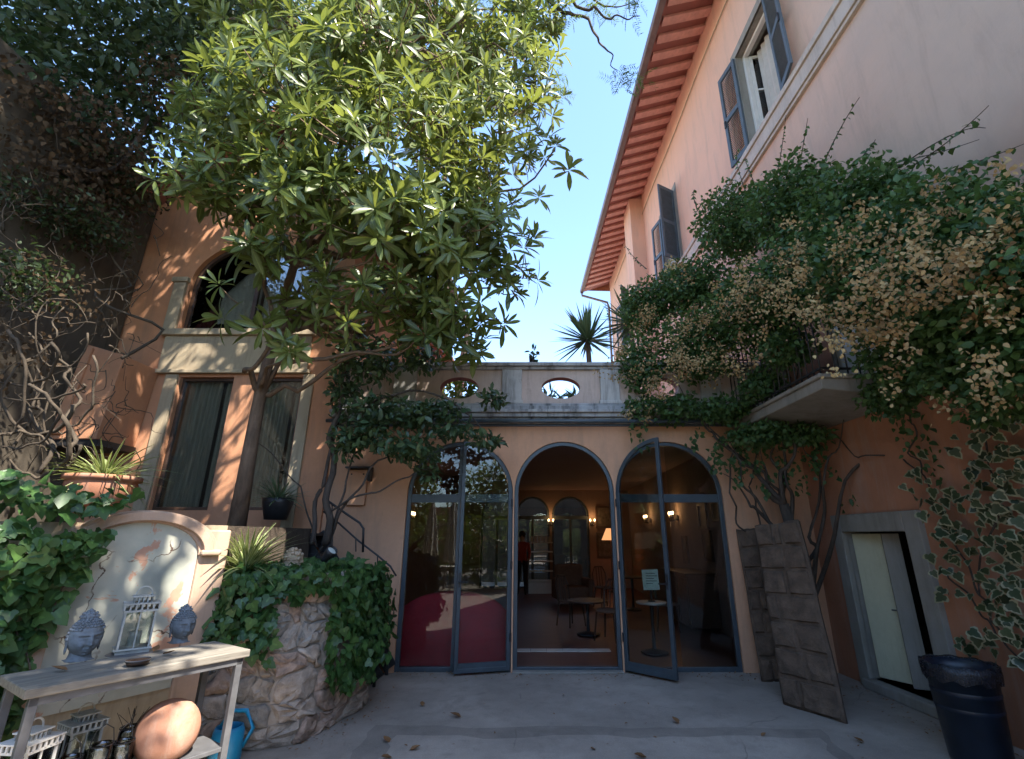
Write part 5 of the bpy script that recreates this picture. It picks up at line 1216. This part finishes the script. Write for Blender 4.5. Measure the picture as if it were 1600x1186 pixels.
for i, c_ in enumerate(tg):
    mb = MB(); pts = wander(bt[1+i % 3], c_, 8, .28); mb.tube(pts, [.034, .028, .022, .018, .014, .009, .004], 6); mb.build('branch', M['dark_bark'], bg_, True)
for (p0, p1, p2) in (((1165, 830), (1140, 770), (1150, 700)), ((1190, 830), (1170, 760), (1185, 700))):
    mb = MB(); mb.tube(wander(at(*p0, y=6.6), at(*p1, y=6.55), 5, .4)+wander(at(*p1, y=6.55), at(*p2, y=6.5), 4, .3)[1:], .012, 5); mb.build('branch', M['dark_bark'], bg_, True)
P, D, N, S, T = generic(BL, 62000, .060, .15, .6, .6)
# long shoots standing up out of the mass
sh = [((1165, 300), (1140, 170 + 60), (1160, 230)), ((1210, 290), (1222, 240), (1228, 180)), ((1245, 280), (1255, 230), (1262, 185)), ((1285, 260), (1310, 200), (1343, 152)), ((1330, 260), (1355, 240), (1368, 218)), ((1350, 262), (1440, 250), (1530, 218)), ((1400, 265), (1500, 190), (1540, 200)), ((1400, 275), (1480, 230), (1545, 165)), ((1090, 330), (1080, 300), (1085, 296)), ((1010, 420), (985, 400), (975, 380)), ((960, 520), (950, 500), (945, 470)), ((1480, 270), (1550, 245), (1600, 225)), ((1180, 290), (1160, 240), (1165, 250))]
shm = MB(); eP, eD, eN = [], [], []
for a_, b_, c_ in sh:
    x0 = 3.55 if a_[0] > 1150 else 2.6 if a_[0] > 1050 else 1.8
    p = [at(*q, x=min(3.78, x0)) for q in (a_, b_, c_)]; pts = [p[0]*(1-t)**2+p[1]*2*t*(1-t)+p[2]*t*t for t in [i/9 for i in range(10)]]
    shm.tube(pts, taper(.008, .003, 10), 4, cap=False)
    for i in range(22):
        t = i/22*.9; q = pts[0].lerp(pts[1], 0) if False else pts[min(8, int(t*9))].lerp(pts[min(9, int(t*9)+1)], t*9-int(t*9)); eP.append(q); eD.append(np.array([random.gauss(0, 1), random.gauss(0, .6), random.gauss(-.3, .4)])); eN.append(np.array([-.4, -.7, .6])+np.random.default_rng(i).normal(size=3)*.3)
o = shm.build('shoots', M['dark_bark'], bg_, True); o['kind'] = 'stuff'
k = len(eP); P = np.vstack([P, np.array([tuple(q) for q in eP])]); D = np.vstack([D, np.array(eD)]); N = np.vstack([N, np.array(eN)]); S = np.concatenate([S, RNG.uniform(.035, .065, k)]); T = np.concatenate([T, RNG.uniform(.1, .6, k)])
# hanging shoots below the cornice
hp = []
for (px, py, y_, n_, ln) in ((1000, 660, 6.55, 26, .42), (990, 640, 6.6, 16, .35), (1120, 680, 6.5, 30, .5), (1150, 700, 6.45, 26, .45), (1440, 640, 4.6, 34, .75), (1270, 690, 6.0, 16, .4), (1330, 760, 5.9, 12, .3), (1085, 670, 6.5, 18, .3), (1150, 690, 6.4, 30, .6), (1190, 700, 6.3, 34, .65), (1220, 690, 6.2, 30, .55), (1245, 700, 6.1, 30, .6), (1280, 690, 5.9, 24, .5), (1170, 690, 6.3, 24, .4), (1265, 690, 6.0, 20, .35), (1400, 640, 4.7, 26, .5), (1115, 690, 6.5, 24, .45)):
    c_ = at(px, py, y=y_)
    for i in range(n_): hp.append((c_.x+random.gauss(0, .05)+.06*math.sin(i*.4), c_.y+random.gauss(0, .04), c_.z-ln*i/n_))
hp = np.array(hp); k = len(hp); P = np.vstack([P, hp]); D = np.vstack([D, nrm(rnd(k)*.7+np.array([0, -.3, -.7]))]); N = np.vstack([N, nrm(rnd(k)*.4+np.array([0, -1, .4]))]); S = np.concatenate([S, RNG.uniform(.045, .085, k)]); T = np.concatenate([T, RNG.uniform(0, .6, k)])
plant_leaves(bg_, T_HEART, P, D, N, S, T, M['boug'], 200)
# dried bract clusters, hanging on the yard side of the mass
BB = [('y', 980, 560, 6.35, 14), ('y', 1010, 500, 6.6, 16), ('y', 1060, 560, 5.85, 24), ('y', 1030, 600, 6.1, 18), ('y', 1090, 500, 5.85, 24), ('y', 1120, 560, 5.8, 18), ('y', 1070, 430, 6.0, 10), ('y', 1000, 640, 6.4, 8),
      ('x', 1140, 470, 2.35, 22), ('x', 1190, 430, 2.45, 22), ('x', 1200, 490, 2.4, 18), ('x', 1250, 460, 2.55, 20), ('x', 1170, 560, 2.5, 12), ('x', 1330, 500, 2.6, 20), ('x', 1310, 400, 2.6, 16), ('x', 1400, 400, 2.6, 18), ('x', 1440, 430, 2.6, 30), ('x', 1480, 400, 2.65, 14), ('x', 1360, 540, 2.7, 14), ('x', 1460, 490, 2.7, 14), ('x', 1590, 340, 2.85, 16),
      ('x', 1520, 440, 2.7, 14), ('x', 1550, 620, 3.0, 10), ('x', 1590, 590, 2.95, 9), ('x', 1290, 350, 2.8, 8), ('x', 1240, 390, 2.65, 12), ('x', 1420, 370, 2.8, 14), ('x', 1380, 470, 2.6, 18), ('x', 1560, 500, 2.75, 8), ('x', 1300, 470, 2.6, 16), ('x', 1450, 350, 2.9, 8)]
cP = []
for (ax_, px, py, y_, n_) in BB:
    c_ = at(px, py, **{ax_: y_})
    for _ in range(int(n_*.72)): cP.append(np.array(c_)+RNG.normal(size=3)*np.array([.17, .16, .13]))
bP, bT = [], []
for c_ in cP:
    n_ = random.randint(14, 32); tone = min(1, max(0, random.gauss(.45, .25)))
    for q in range(n_): bP.append(c_+RNG.normal(size=3)*.045); bT.append(min(1, max(0, tone+random.gauss(0, .15))))
bP = np.array(bP); k = len(bP)
plant_leaves(bg_, T_HEART, bP, nrm(rnd(k)+np.array([0, -.3, -.5])), nrm(rnd(k)*.7+np.array([-.2, -1, .3])), RNG.uniform(.024, .04, k), np.array(bT), M['bract'], 0, stuff='bracts')

# ---- variegated ivy on the right wall
vi = thing('variegated_ivy', 'ivy with cream edged leaves climbing the orange wall right of the small doorway', 'climber', (3.75, 4.0, 0))
iP = []
for (px, py, sx, sy, n_) in ((1560, 760, 40, 50, 60), (1520, 820, 40, 45, 60), (1580, 840, 35, 50, 50), (1470, 810, 22, 26, 26), (1490, 890, 26, 26, 28), (1560, 910, 35, 35, 45), (1585, 960, 25, 30, 36), (1505, 1000, 18, 16, 18), (1450, 770, 18, 30, 20), (1540, 680, 30, 30, 26), (1560, 1000, 22, 18, 16), (1530, 730, 28, 35, 30), (1600, 700, 30, 60, 50), (1430, 740, 10, 26, 12), (1600, 1030, 25, 30, 30)):
    for _ in range(int(n_*.55)):
        xx = 3.78-.0-.03-abs(random.gauss(0, .09)); iP.append(tuple(at(px+random.gauss(0, sx*.8), py+random.gauss(0, sy*.8), x=xx)))
iP = np.array(iP); k = len(iP)
plant_leaves(vi, T_IVY, iP, nrm(rnd(k)*.55+np.array([0, -.3, -.8])), nrm(rnd(k)*.4+np.array([-1, -.45, .35])), RNG.uniform(.055, .115, k), RNG.uniform(0, 1, k), M['varieg'], 300)
for (p0, p1) in (((1600, 1040), (1530, 930)), ((1530, 930), (1480, 830)), ((1530, 930), (1560, 780)), ((1560, 780), (1530, 660)), ((1480, 830), (1440, 740)), ((1440, 740), (1420, 640)), ((1440, 740), (1290, 690)), ((1560, 1000), (1480, 890))):
    mb = MB(); mb.tube(wander(at(*p0, x=3.76), at(*p1, x=3.76 if p1[1] > 600 else 3.7), 7, .3), .008, 5); mb.build('stem', M['dark_bark'], vi, True)

# ---- ivy over the niche wall (left) and over the planter
iv = thing('ivy_mound', 'dense green ivy mound spilling over the garden wall left of the niche', 'ivy', NB+ND*-2.0)
iP, iN = [], []
for _ in range(4300):
    t = -random.uniform(.62, 3.3); v = random.random()
    edge = -1.02-.12*math.sin(v*5)
    top = 1.80+.16*math.exp(-((t+1.45)/.4)**2)+.06*math.sin(t*6)
    z = v**.8*top
    if t > edge and z < 1.72: continue
    if t > -1.02 and random.random() < (t+1.02)/.38: continue
    out = .10+.22*math.sin(min(1, z/top)*math.pi*.9)+.10*math.sin(t*5+z*4)+random.gauss(0, .035)
    if t > edge-.2: out *= .55
    if z > top-.22: out = random.uniform(-.45, .25); z = top+random.gauss(0, .05)-.25*max(0, out-.05)
    p = NB+ND*t+NN*out; iP.append((p.x, p.y, z)); n_ = NN*(1 if z < top-.2 else .35)+Vector((0, 0, .45 if z < top-.2 else 1)); iN.append(tuple(n_))
iP = np.array(iP); k = len(iP); iN = nrm(nrm(np.array(iN))+rnd(k)*.33)
plant_leaves(iv, T_IVY, iP, nrm(np.array(NN)*.3+np.array([0, 0, -.8])+rnd(k)*.55), iN, RNG.uniform(.045, .12, k), np.clip(RNG.normal(.48, .33, k), 0, 1), M['ivy'], 300)
for i in range(14):
    a_ = NB+ND*-random.uniform(1.0, 2.2)+NN*.14+Vector((0, 0, random.uniform(.3, 1.7))); mb = MB(); mb.tube(wander(a_, a_+ND*random.uniform(-.4, .5)+Vector((0, 0, random.uniform(-.5, .3))), 7, .4), .006, 4); mb.build('stem', M['pale_vine'], iv, True)
ip = thing('planter_ivy', 'ivy hanging in two curtains over the rubble planter beside the stairs', 'ivy', (-2.2, 5.2, HP))
iP, iN = [], []
for _ in range(4200):
    u = random.random(); z = random.random()*HP*1.02
    if u < .25: low = .74+.10*math.sin(u*45)
    elif u < .39: low = 1.12+.05*math.sin(u*60)
    elif u < .56: low = .30+1.6*abs(u-.46)+.06*math.sin(u*70)
    else: low = .50+.08*math.sin(u*50)
    if z < low: continue
    p, n_ = psurf(u, z, .05+abs(random.gauss(0, .07))+(.06 if u > .42 else .02))
    iP.append(tuple(p)); iN.append(tuple(n_+Vector((0, 0, .4))))
for _ in range(900):
    u = random.random(); p, n_ = psurf(u, HP, -random.uniform(0, .55)); p.z += random.uniform(-.02, .09)
    iP.append(tuple(p)); iN.append(tuple(Vector((0, -.4, 1))))
iP = np.array(iP); k = len(iP); iN = nrm(nrm(np.array(iN))+rnd(k)*.35)
plant_leaves(ip, T_IVY, iP, nrm(np.array([.2, -.3, -.8])+rnd(k)*.5), iN, RNG.uniform(.05, .105, k), np.clip(RNG.normal(.42, .22, k), 0, 1), M['ivy'], 300)

# ---- strap leaved plants
def strap_plant(name, label, cat, p, n, L, mat, root_kind=None, up=(15, 85), wide=1.0, T=None):
    o = thing(name, label, cat, p); p = np.array(p); P, D, N = [], [], []
    for i in range(n):
        az = i*2.4+random.uniform(-.3, .3); el = math.radians(90-random.uniform(*up)); r = np.array([math.cos(az), math.sin(az), 0])
        P.append(p+r*random.uniform(.0, .05)); D.append(r*math.cos(el)+UPV*math.sin(el)); N.append(-r*math.sin(el)+UPV*math.cos(el)+np.random.default_rng(i).normal(size=3)*.15)
    plant_leaves(o, T or T_BLADE, P, D, N, L*RNG.uniform(.65, 1.15, n), RNG.uniform(.2, 1, n), mat, n, 'blade', 'blades'); return o
strap_plant('spider_plant', 'bushy green and cream spider plant on top of the stone planter beside the cherub', 'plant', at(384, 893, y=4.75), 170, .42, M['blade'], up=(5, 75))
strap_plant('spider_plant', 'dark green spider plant spilling out of the terracotta urn', 'plant', Vector((ur.location.x, ur.location.y, uz+.26)), 120, .44, M['blade'], up=(25, 95))
strap_plant('potted_fern', 'dark green arching plant growing in the dark pot by the curtained doors', 'plant', Vector((dp.location.x, dp.location.y, dp.location.z+.22)), 90, .38, M['yucca'], up=(5, 80))
def yucca(label, p, h, L, n):
    o = strap_plant('yucca_plant', label, 'plant', Vector(p)+Vector((0, 0, h)), n, L, M['yucca'], up=(0, 125), T=T_YUC)
    mb = MB(); mb.tube([Vector(p), Vector(p)+Vector((.03, 0, h*.5)), Vector(p)+Vector((0, 0, h))], [.07, .05, .045], 8); mb.build('trunk', M['bark'], o, True); o.location = o.location
    return o
y1 = at(918, 532, y=8.2); yucca('spiky yucca standing alone against the sky above the parapet', (y1.x, 8.2, 3.38), y1.z-3.38, .68, 120)
y2 = at(985, 505, y=8.8); yucca('larger spiky yucca half hidden by the bougainvillea above the parapet', (y2.x, 8.8, 3.38), y2.z-3.38, .75, 110)
def bush(name, label, cat, lobes, n, size, mat, T, root, group=None, singles=0, trunk=None, inner=.3, tl=0, th=1):
    o = thing(name, label, cat, root, 0, group); P, D, N, S, TT = generic(lobes, n, size, inner, tint_lo=tl, tint_hi=th)
    plant_leaves(o, T, P, D, N, S, TT, mat, singles)
    if trunk:
        top = Vector(trunk); mb = MB(); mb.tube(wander(root, top, 6, .15), taper(trunk_r(root, top), .03, 6), 8); mb.build('trunk', M['dark_bark'], o, True)
        for l in lobes[:8]:
            mb = MB(); mb.tube(wander(Vector(root).lerp(top, .7), l[0], 6, .3), taper(.05, .012, 6), 5); mb.build('branch', M['dark_bark'], o, True)
    return o
def trunk_r(a, b): return .06+.014*(Vector(b)-Vector(a)).length
p_ = at(829, 555, y=7.8)
bush('terrace_shrub', 'thin upright shrub rising above the parapet between the tree and the yucca', 'shrub', [((p_.x, 7.8, 4.05), (.16, .16, .5)), ((p_.x+.05, 7.8, 4.6), (.07, .07, .2))], 240, .10, M['climber'], T_OVAL, (p_.x, 7.8, 3.38), trunk=(p_.x, 7.8, 4.6))
bush('terrace_shrub', 'pale green shrub behind the left oval opening of the parapet', 'shrub', [((-1.25, 7.9, 3.9), (.6, .5, .45)), ((-.9, 8.2, 4.1), (.5, .5, .5))], 900, .11, M['bg_leaf'], T_OVAL, (-1.1, 8.0, 3.38), trunk=(-1.1, 8, 4.1))
bush('terrace_shrub', 'strappy pale shrub behind the right oval opening of the parapet', 'shrub', [((.3, 8.0, 3.75), (.55, .35, .30)), ((.75, 8.3, 3.8), (.4, .35, .30))], 260, .24, M['yucca'], T_NARROW, (.4, 8.1, 3.38), trunk=(.4, 8.1, 3.9))

# ---- tall dark tree and withered creeper at the upper left
DK = [lobe(60, 60, 5.0, 1.5, 1.1), lobe(190, 90, 5.2, 1.3, 1.0), lobe(300, 60, 5.6, 1.2, .9), lobe(60, 190, 5.2, 1.4, .8), lobe(200, 200, 5.8, 1.1, .6), lobe(400, 30, 6.2, 1.2, .9), lobe(-80, 120, 4.6, 1.3, 1.2), lobe(120, -40, 5, 1.6, 1.0), lobe(330, -40, 5.6, 1.5, 1.0), lobe(20, 290, 5.4, 1.0, .5), lobe(330, 170, 6.2, .8, .5)]
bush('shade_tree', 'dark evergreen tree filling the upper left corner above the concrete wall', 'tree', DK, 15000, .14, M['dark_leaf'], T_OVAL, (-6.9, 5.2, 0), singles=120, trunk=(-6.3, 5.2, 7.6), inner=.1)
wc_ = thing('withered_creeper', 'mass of brown withered creeper leaves hanging below the dark tree at the upper left', 'climber', (-6.2, 5.6, 4.5))
WL = [lobe(70, 190, 4.7, 1.0, .45), lobe(160, 230, 5.2, .9, .40), lobe(40, 270, 4.8, .9, .35), lobe(270, 140, 5.3, .6, .45), lobe(200, 290, 5.6, .6, .25), lobe(100, 310, 5.2, .8, .18)]
P, D, N, S, T = generic(WL, 3600, .065, .3, .2, .8); plant_leaves(wc_, T_HEART, P, nrm(D+np.array([0, 0, -.8])), N, S, T, M['brown_leaf'], 150)
# bare vines looping down the concrete wall
vn = thing('bare_vines', 'bare looping woody vines hanging on the dark concrete wall at the left', 'vine', (-6.0, 5.0, 1.7))
rq = random.Random(21)
def loop(px, py, rx, ry, y_, r, a0=0, a1=6.3):
    pts = []
    for i in range(22):
        q = a0+(a1-a0)*i/21; pts.append(at(px+rx*math.cos(q)*(1+.06*math.sin(i)), py+ry*math.sin(q)*(1+.05*math.cos(i*1.7)), y=y_+.12*math.sin(q*1.3)))
    mb = MB(); mb.tube(pts, [r*q_ for q_ in (.5, .48, .44, .38, .3, .18)], 7); mb.build('stem', M['pale_vine'], vn, True)
for args in ((60, 620, 55, 60, 4.3, .035, .2, 4.6), (30, 560, 60, 42, 4.2, .028, -.6, 3.3), (95, 520, 42, 55, 4.6, .018, 0, 6.0), (60, 690, 50, 55, 4.4, .04, -.8, 2.6), (20, 650, 70, 50, 4.1, .03, -1.2, 1.8), (100, 660, 30, 70, 4.5, .028, .5, 4.4), (40, 600, 90, 25, 4.2, .022, 0, 3.1), (70, 470, 75, 60, 4.7, .015, .3, 3.6), (30, 720, 60, 45, 4.3, .03, 3.1, 6.2), (10, 600, 30, 80, 4.1, .03, -1.5, 1.6), (90, 590, 60, 85, 4.5, .024, -.4, 2.2)): loop(*args)
for (p0, p1, y_, r) in (((5, 360), (130, 150), 4.8, .018), ((195, 470), (215, 330), 5.8, .012), ((190, 560), (165, 300), 5.6, .03), ((205, 480), (270, 400), 5.9, .010), ((60, 740), (45, 520), 4.4, .03), ((110, 720), (90, 560), 4.5, .035), ((0, 480), (150, 505), 4.5, .014), ((20, 700), (100, 480), 4.4, .02), ((250, 400), (240, 290), 5.9, .008), ((170, 540), (200, 560), 5.6, .02), ((150, 480), (205, 560), 5.5, .014)):
    mb = MB(); a_, b_ = at(*p0, y=y_), at(*p1, y=y_+.2); mb.tube(wander(a_, b_, 9, .35), taper(r*.7, r*.35, 9), 6); mb.build('stem', M['pale_vine'], vn, True)
tw = MB()
for _ in range(150):
    px, py = rq.uniform(-20, 225), rq.uniform(300, 730); y_ = 4.3+1.5*max(0, px)/225+rq.uniform(-.2, .2); a_ = at(px, py, y=y_)
    b_ = a_+Vector((rq.gauss(0, .25), rq.gauss(0, .1), rq.gauss(-.1, .45))); tw.tube(wander(a_, b_, 5, .5), [.006, .004, .002], 4, cap=False)
o = tw.build('twigs', M['pale_vine'], vn, True); o['kind'] = 'stuff'
VL_ = [lobe(60, 330, 5.0, .9, .28), lobe(150, 360, 5.5, .5, .25), lobe(30, 430, 4.5, .5, .35), lobe(190, 300, 5.8, .5, .4), lobe(110, 470, 4.9, .4, .4), lobe(20, 560, 4.2, .35, .4), lobe(200, 430, 5.9, .16, .5)]
P, D, N, S, T = generic(VL_, 1200, .05, .1, .2, .8); plant_leaves(vn, T_HEART, P, nrm(D+np.array([0, 0, -.6])), N, S, T, M['brown_leaf'], 0)
P, D, N, S, T = generic(VL_[:4], 2600, .07, .1, .3, .8); plant_leaves(vn, T_OVAL, P, D, N, S, T, M['dark_leaf'], 0)

# ---- feathery branches of the overhanging tree at the top; unseen crown added to shade the left corner
ft = thing('overhanging_tree', 'tall tree with feathery foliage whose thin branches hang into the sky at the top', 'tree', (-4.6, -2.2, 0))
mb = MB(); tt = [Vector((-4.6, -2.2, -.1)), Vector((-4.5, -2.0, 4)), Vector((-4.0, -1.2, 8)), Vector((-3.4, .3, 10.5)), Vector((-2.6, 2.4, 12.0))]; mb.tube(tt, [.32, .26, .2, .15, .1], 10); mb.build('trunk', M['bark'], ft, True)
tip = Vector((-2.6, 2.4, 12.0)); yF = 5.6
brs = [[(700, -120), (640, 20), (740, 60), (830, 85)], [(740, -150), (880, 20), (920, 30), (945, 75), (965, 110)], [(860, -100), (900, 10), (955, 30), (1000, 25)], [(560, -80), (580, 60), (600, 110), (660, 170)], [(700, -60), (720, 60), (790, 130), (870, 130)], [(620, -100), (700, 40), (760, 120), (780, 150)], [(930, -80), (900, -20), (945, 10), (985, 5)]]
fP, fD = [], []
for q in brs:
    pts = [at(*p, y=yF) for p in q]; full = wander(tip, pts[0], 5, .2)[:-1]
    for i in range(len(pts)-1): full += wander(pts[i], pts[i+1], 5, .25)[:-1]
    full.append(pts[-1]); mb = MB(); mb.tube(full, taper(.05, .006, len(full)), 6); mb.build('branch', M['dark_bark'], ft, True)
FL = [(830, 85, .22), (880, 30, .2), (975, 115, .20), (1000, 118, .12), (985, 5, .2), (870, 130, .18), (790, 60, .3), (750, 100, .32), (720, 40, .3), (800, 20, .3), (850, 10, .25), (700, 130, .3), (660, 100, .25), (790, 150, .25), (760, -20, .4), (660, 20, .3), (920, 5, .15), (945, 10, .15), (640, 60, .25)]
for (px, py, r) in FL:
    c_ = np.array(at(px, py, y=yF)); nt = int(18*(r/.2)**1.6)
    for _ in range(nt):
        a_ = c_+RNG.normal(size=3)*r*.55; dr = nrm(RNG.normal(size=3)*.7+np.array([.2, 0, -.45]))
        sd = nrm(np.cross(dr, RNG.normal(size=3)))
        for j in range(14): fP.append(a_+dr*.017*j); fD.append(dr*.55+sd*(1 if j % 2 else -1))
fP = np.array(fP); k = len(fP); plant_leaves(ft, T_NARROW, fP, np.array(fD), nrm(rnd(k)*.5+UPV), RNG.uniform(.055, .085, k), RNG.uniform(.1, .9, k), M['feather'], 0)
OC = [((-4.2, 3.2, 12.2), (1.8, 1.5, .9)), ((-2.4, 2.0, 12.6), (1.4, 1.3, .8)), ((-5.5, 1.2, 11.5), (1.9, 1.8, 1.0)), ((-3.6, .2, 12.2), (1.5, 1.4, .8)), ((-6.0, 3.6, 11.3), (1.6, 1.4, .9)), ((-2.0, .2, 12.4), (.9, .9, .6))]
OC += [((-.6, 1.3, 7.4), (.9, .55, .4)), ((.4, .5, 7.6), (.8, .6, .4)), ((-1.2, .1, 8.2), (.9, .8, .4)), ((.9, -.2, 7.7), (.6, .5, .35)),  ((-2.4, 1.0, 9.3), (1.1, .9, .5))]  # unseen sprays added across the sun's path to dapple niche and table
P, D, N, S, T = generic(OC, 30000, .16, .0, .6, .6); plant_leaves(ft, T_OVAL, P, D, N, S, T, M['bg_leaf'], 0)
for l in OC:
    mb = MB(); mb.tube(wander(tt[3], l[0], 6, .25), taper(.09, .02, 6), 6); mb.build('branch', M['bark'], ft, True)

# ---- trees standing behind the house and terrace
bush('background_tree', 'bright green tree behind the loquat against the sky', 'tree', [lobe(640, 60, 11, 2.2, 1.8), lobe(560, 160, 11, 1.6, 1.4), lobe(740, 130, 12, 1.2, 1.4), lobe(690, 230, 12, 1.2, 1.0), lobe(480, 60, 11, 1.6, 1.4)], 9000, .20, M['bg_leaf'], T_OVAL, (-2.0, 13.0, 3.0), trunk=(-2.2, 12, 10), inner=.2)
bush('background_tree', 'darker tree behind the roof of the orange house', 'tree', [lobe(420, 120, 12, 2.0, 1.6), lobe(330, 60, 12, 2.0, 1.6), lobe(680, 480, 14, .8, 1.2), lobe(650, 400, 14, 1.0, 1.0)], 6000, .2, M['dark_leaf'], T_OVAL, (-7.5, 15.5, 0), trunk=(-6, 13, 9), inner=.2)

# ================================================================== GARDEN BEHIND THE CAMERA (seen only mirrored in the glass)
for i, (x, y_, h, r, lab) in enumerate(((-5.8, -6.6, 4.6, 1.9, 'small garden tree behind the parasols'), (-1.6, -9.0, 5.2, 2.2, 'broad garden tree facing the hall across the yard'), (2.4, -7.2, 4.8, 2.0, 'round garden tree facing the centre arch'), (6.4, -8, 5.0, 2.2, 'garden tree beyond the near end of the villa'), (-10, -9, 5.5, 2.4, 'garden tree at the far left behind the hedge'))):
    bush('garden_tree', lab, 'tree', [((x, y_, h*.70), (r, r, r*.7)), ((x+.8, y_+.5, h*.9), (r*.7, r*.7, r*.5)), ((x-1, y_+.3, h*.5), (r*.7, r*.7, r*.5)), ((x+1.1, y_+.6, h*.45), (r*.6, r*.6, r*.4))], 3600, .24, M['bg_leaf'], T_OVAL, (x, y_, 0), 'trees in the garden facing the hall', trunk=(x, y_, h*.8), inner=.1)
bush('garden_hedge', 'loose green hedge along the left side of the yard', 'hedge', [((-4.4, .2, .9), (.8, 1.0, 1.0)), ((-4.8, -1.8, 1.1), (.9, 1.3, 1.2)), ((-4.0, -3.4, 1.0), (.9, 1.0, 1.1)), ((-3.2, -5.2, 1.2), (1.2, 1.0, 1.3)), ((-.6, -6.2, 1.0), (1.6, .9, 1.1)), ((2.2, -6.0, 1.2), (1.6, .9, 1.2))], 9000, .14, M['bg_leaf'], T_OVAL, (-4.4, -1.5, 0), trunk=(-4.4, -1.5, .8))
bush('garden_hedge', 'tall leafy hedge beyond the near corner of the villa', 'hedge', [((3.6, -2.6, 1.2), (1.0, .8, 1.3)), ((5.0, -2.9, 1.4), (1.1, .9, 1.5)), ((2.4, -3.4, 1.0), (.8, .8, 1.1)), ((6.4, -2.6, 1.5), (1.1, .9, 1.5)), ((3.0, -4.8, 1.2), (1.3, .9, 1.2))], 9000, .14, M['bg_leaf'], T_OVAL, (4.0, -2.7, 0), trunk=(4.0, -2.7, 1.0))
mb = MB(); mb.box(-24, 14, -14.2, -14, 0, 3.2); props(mb.build('boundary_wall', M['terracotta_wall']), 'plain orange boundary wall at the far end of the garden', 'wall')
for x, lab in ((-3.1, 'closed cream parasol left of its neighbour in the garden'), (-2.45, 'closed cream parasol right of its neighbour in the garden')):
    o = thing('closed_parasol', lab, 'parasol', (x, -1.7, 0), 0, 'closed parasols in the garden'); mb = MB(); mb.tube([(0, 0, 0), (0, 0, 2.75)], .022, 8); lbuild(mb, 'pole', M['dark_wood'], o, smooth=True)
    mb = MB(); n = 16; V = []
    for k, (r, z) in enumerate(((.02, 2.7), (.07, 2.5), (.13, 2.0), (.17, 1.4), (.20, .95), (.16, .9))):
        for i in range(n): q = 2*math.pi*i/n; w = r*(1+.3*(i % 2)); V.append((w*math.cos(q), w*math.sin(q), z))
    mb.add(V, [(k*n+i, k*n+(i+1) % n, (k+1)*n+(i+1) % n, (k+1)*n+i) for k in range(5) for i in range(n)]); lbuild(mb, 'canopy', M['pale_cloth'], o)
for k, (x, y_, lab) in enumerate(((-2.3, -2.6, 'weathered garden table nearest the parasols'), (-1.9, -4.0, 'weathered garden table further back in the garden'))):
    o = thing('garden_table', lab, 'table', (x, y_, 0), .1, 'tables in the garden')
    for i in range(5):
        mb = MB(); mb.box(-.7, .7, -.38+i*.155, -.24+i*.155, .72, .75); lbuild(mb, 'plank', M['pale_cloth'], o)
    for sx in (-1, 1):
        for sy in (-1, 1): mb = MB(); mb.box(sx*.6-.03, sx*.6+.03, sy*.3-.03, sy*.3+.03, 0, .72); lbuild(mb, 'leg', M['grey_metal'], o)

# ================================================================== fallen leaves
gp = []
for _ in range(520):
    q = random.random()
    if q < .45: x, y = random.uniform(-1.7, 2.7), YB-abs(random.gauss(0, .18))-.02
    elif q < .75: y = random.uniform(3.6, 6.6); x = 3.8-.035*(y-5)-abs(random.gauss(0, .2))-.08
    elif q < .9: u = random.uniform(.3, .8); p = psurf(u, 0, .03+abs(random.gauss(0, .12)))[0]; x, y = p.x, p.y
    else: x, y = random.uniform(-1.6, 3), random.uniform(3.6, 6.7)
    gp.append((x, y, .011))
gp = np.array(gp); k = len(gp); aa = RNG.uniform(0, 6.28, k)
o = lk(bpy.data.objects.new('leaf_litter', leaves_mesh('leaf_litter', leaf_template((0, .3, .65, 1), (.05, .25, .22, .01), .5, -.2), gp, np.stack([np.cos(aa), np.sin(aa), aa*0+.05], 1), nrm(rnd(k)*.2+UPV), RNG.uniform(.012, .035, k), RNG.uniform(0, 1, k), M['dry_leaf'])))
props(o, 'crumbs of dry leaves swept along the foot of the walls', 'leaf litter', None, 'stuff')

spots = [(608, 1160), (640, 1172), (612, 1183), (660, 1103), (930, 1170), (1060, 1130), (1190, 1150), (720, 1120), (1350, 1160), (560, 1075), (880, 1085), (1010, 1183)]
where = ['nearest the patch edge at the bottom', 'curled near the bottom left', 'at the very bottom edge', 'alone left of centre', 'alone in the middle foreground', 'before the open right door', 'near the repair strip on the right', 'small one before the left arch', 'far right towards the bin', 'beside the stair foot', 'before the centre arch', 'bottom right of centre']
for (px, py), w_ in zip(spots, where):
    p = at(px, py, z=.012); s = RNG.uniform(.05, .11); a_ = RNG.uniform(0, 6.28)
    me = leaves_mesh('dry_leaf', leaf_template((0, .25, .6, 1), (.05, .32, .28, .01), .5, -.25), np.zeros((1, 3)), np.array([[math.cos(a_), math.sin(a_), .05]]), np.array([[.1, 0, 1.]]), np.array([s]), np.array([RNG.uniform(0, 1)]), M['dry_leaf'])
    o = lk(bpy.data.objects.new('dry_leaf', me)); o.location = p; props(o, 'dry brown leaf on the concrete, '+w_, 'leaf', 'dry leaves fallen on the courtyard')
for px, py, w_ in ((105, 1047, 'in front of the larger stone head'), (240, 1018, 'right of the lantern'), (255, 1022, 'between lantern and smaller head')):
    p = at(px, py, z=TZ+.01); a_ = RNG.uniform(0, 6.28)
    me = leaves_mesh('dry_leaf', leaf_template((0, .25, .6, 1), (.05, .25, .2, .01), .5, -.25), np.zeros((1, 3)), np.array([[math.cos(a_), math.sin(a_), .05]]), np.array([[.1, 0, 1.]]), np.array([.085]), np.array([.5]), M['dry_leaf'])
    o = lk(bpy.data.objects.new('dry_leaf', me)); o.location = p; props(o, 'dry brown leaf on the console table, '+w_, 'leaf', 'dry leaves on the console table')
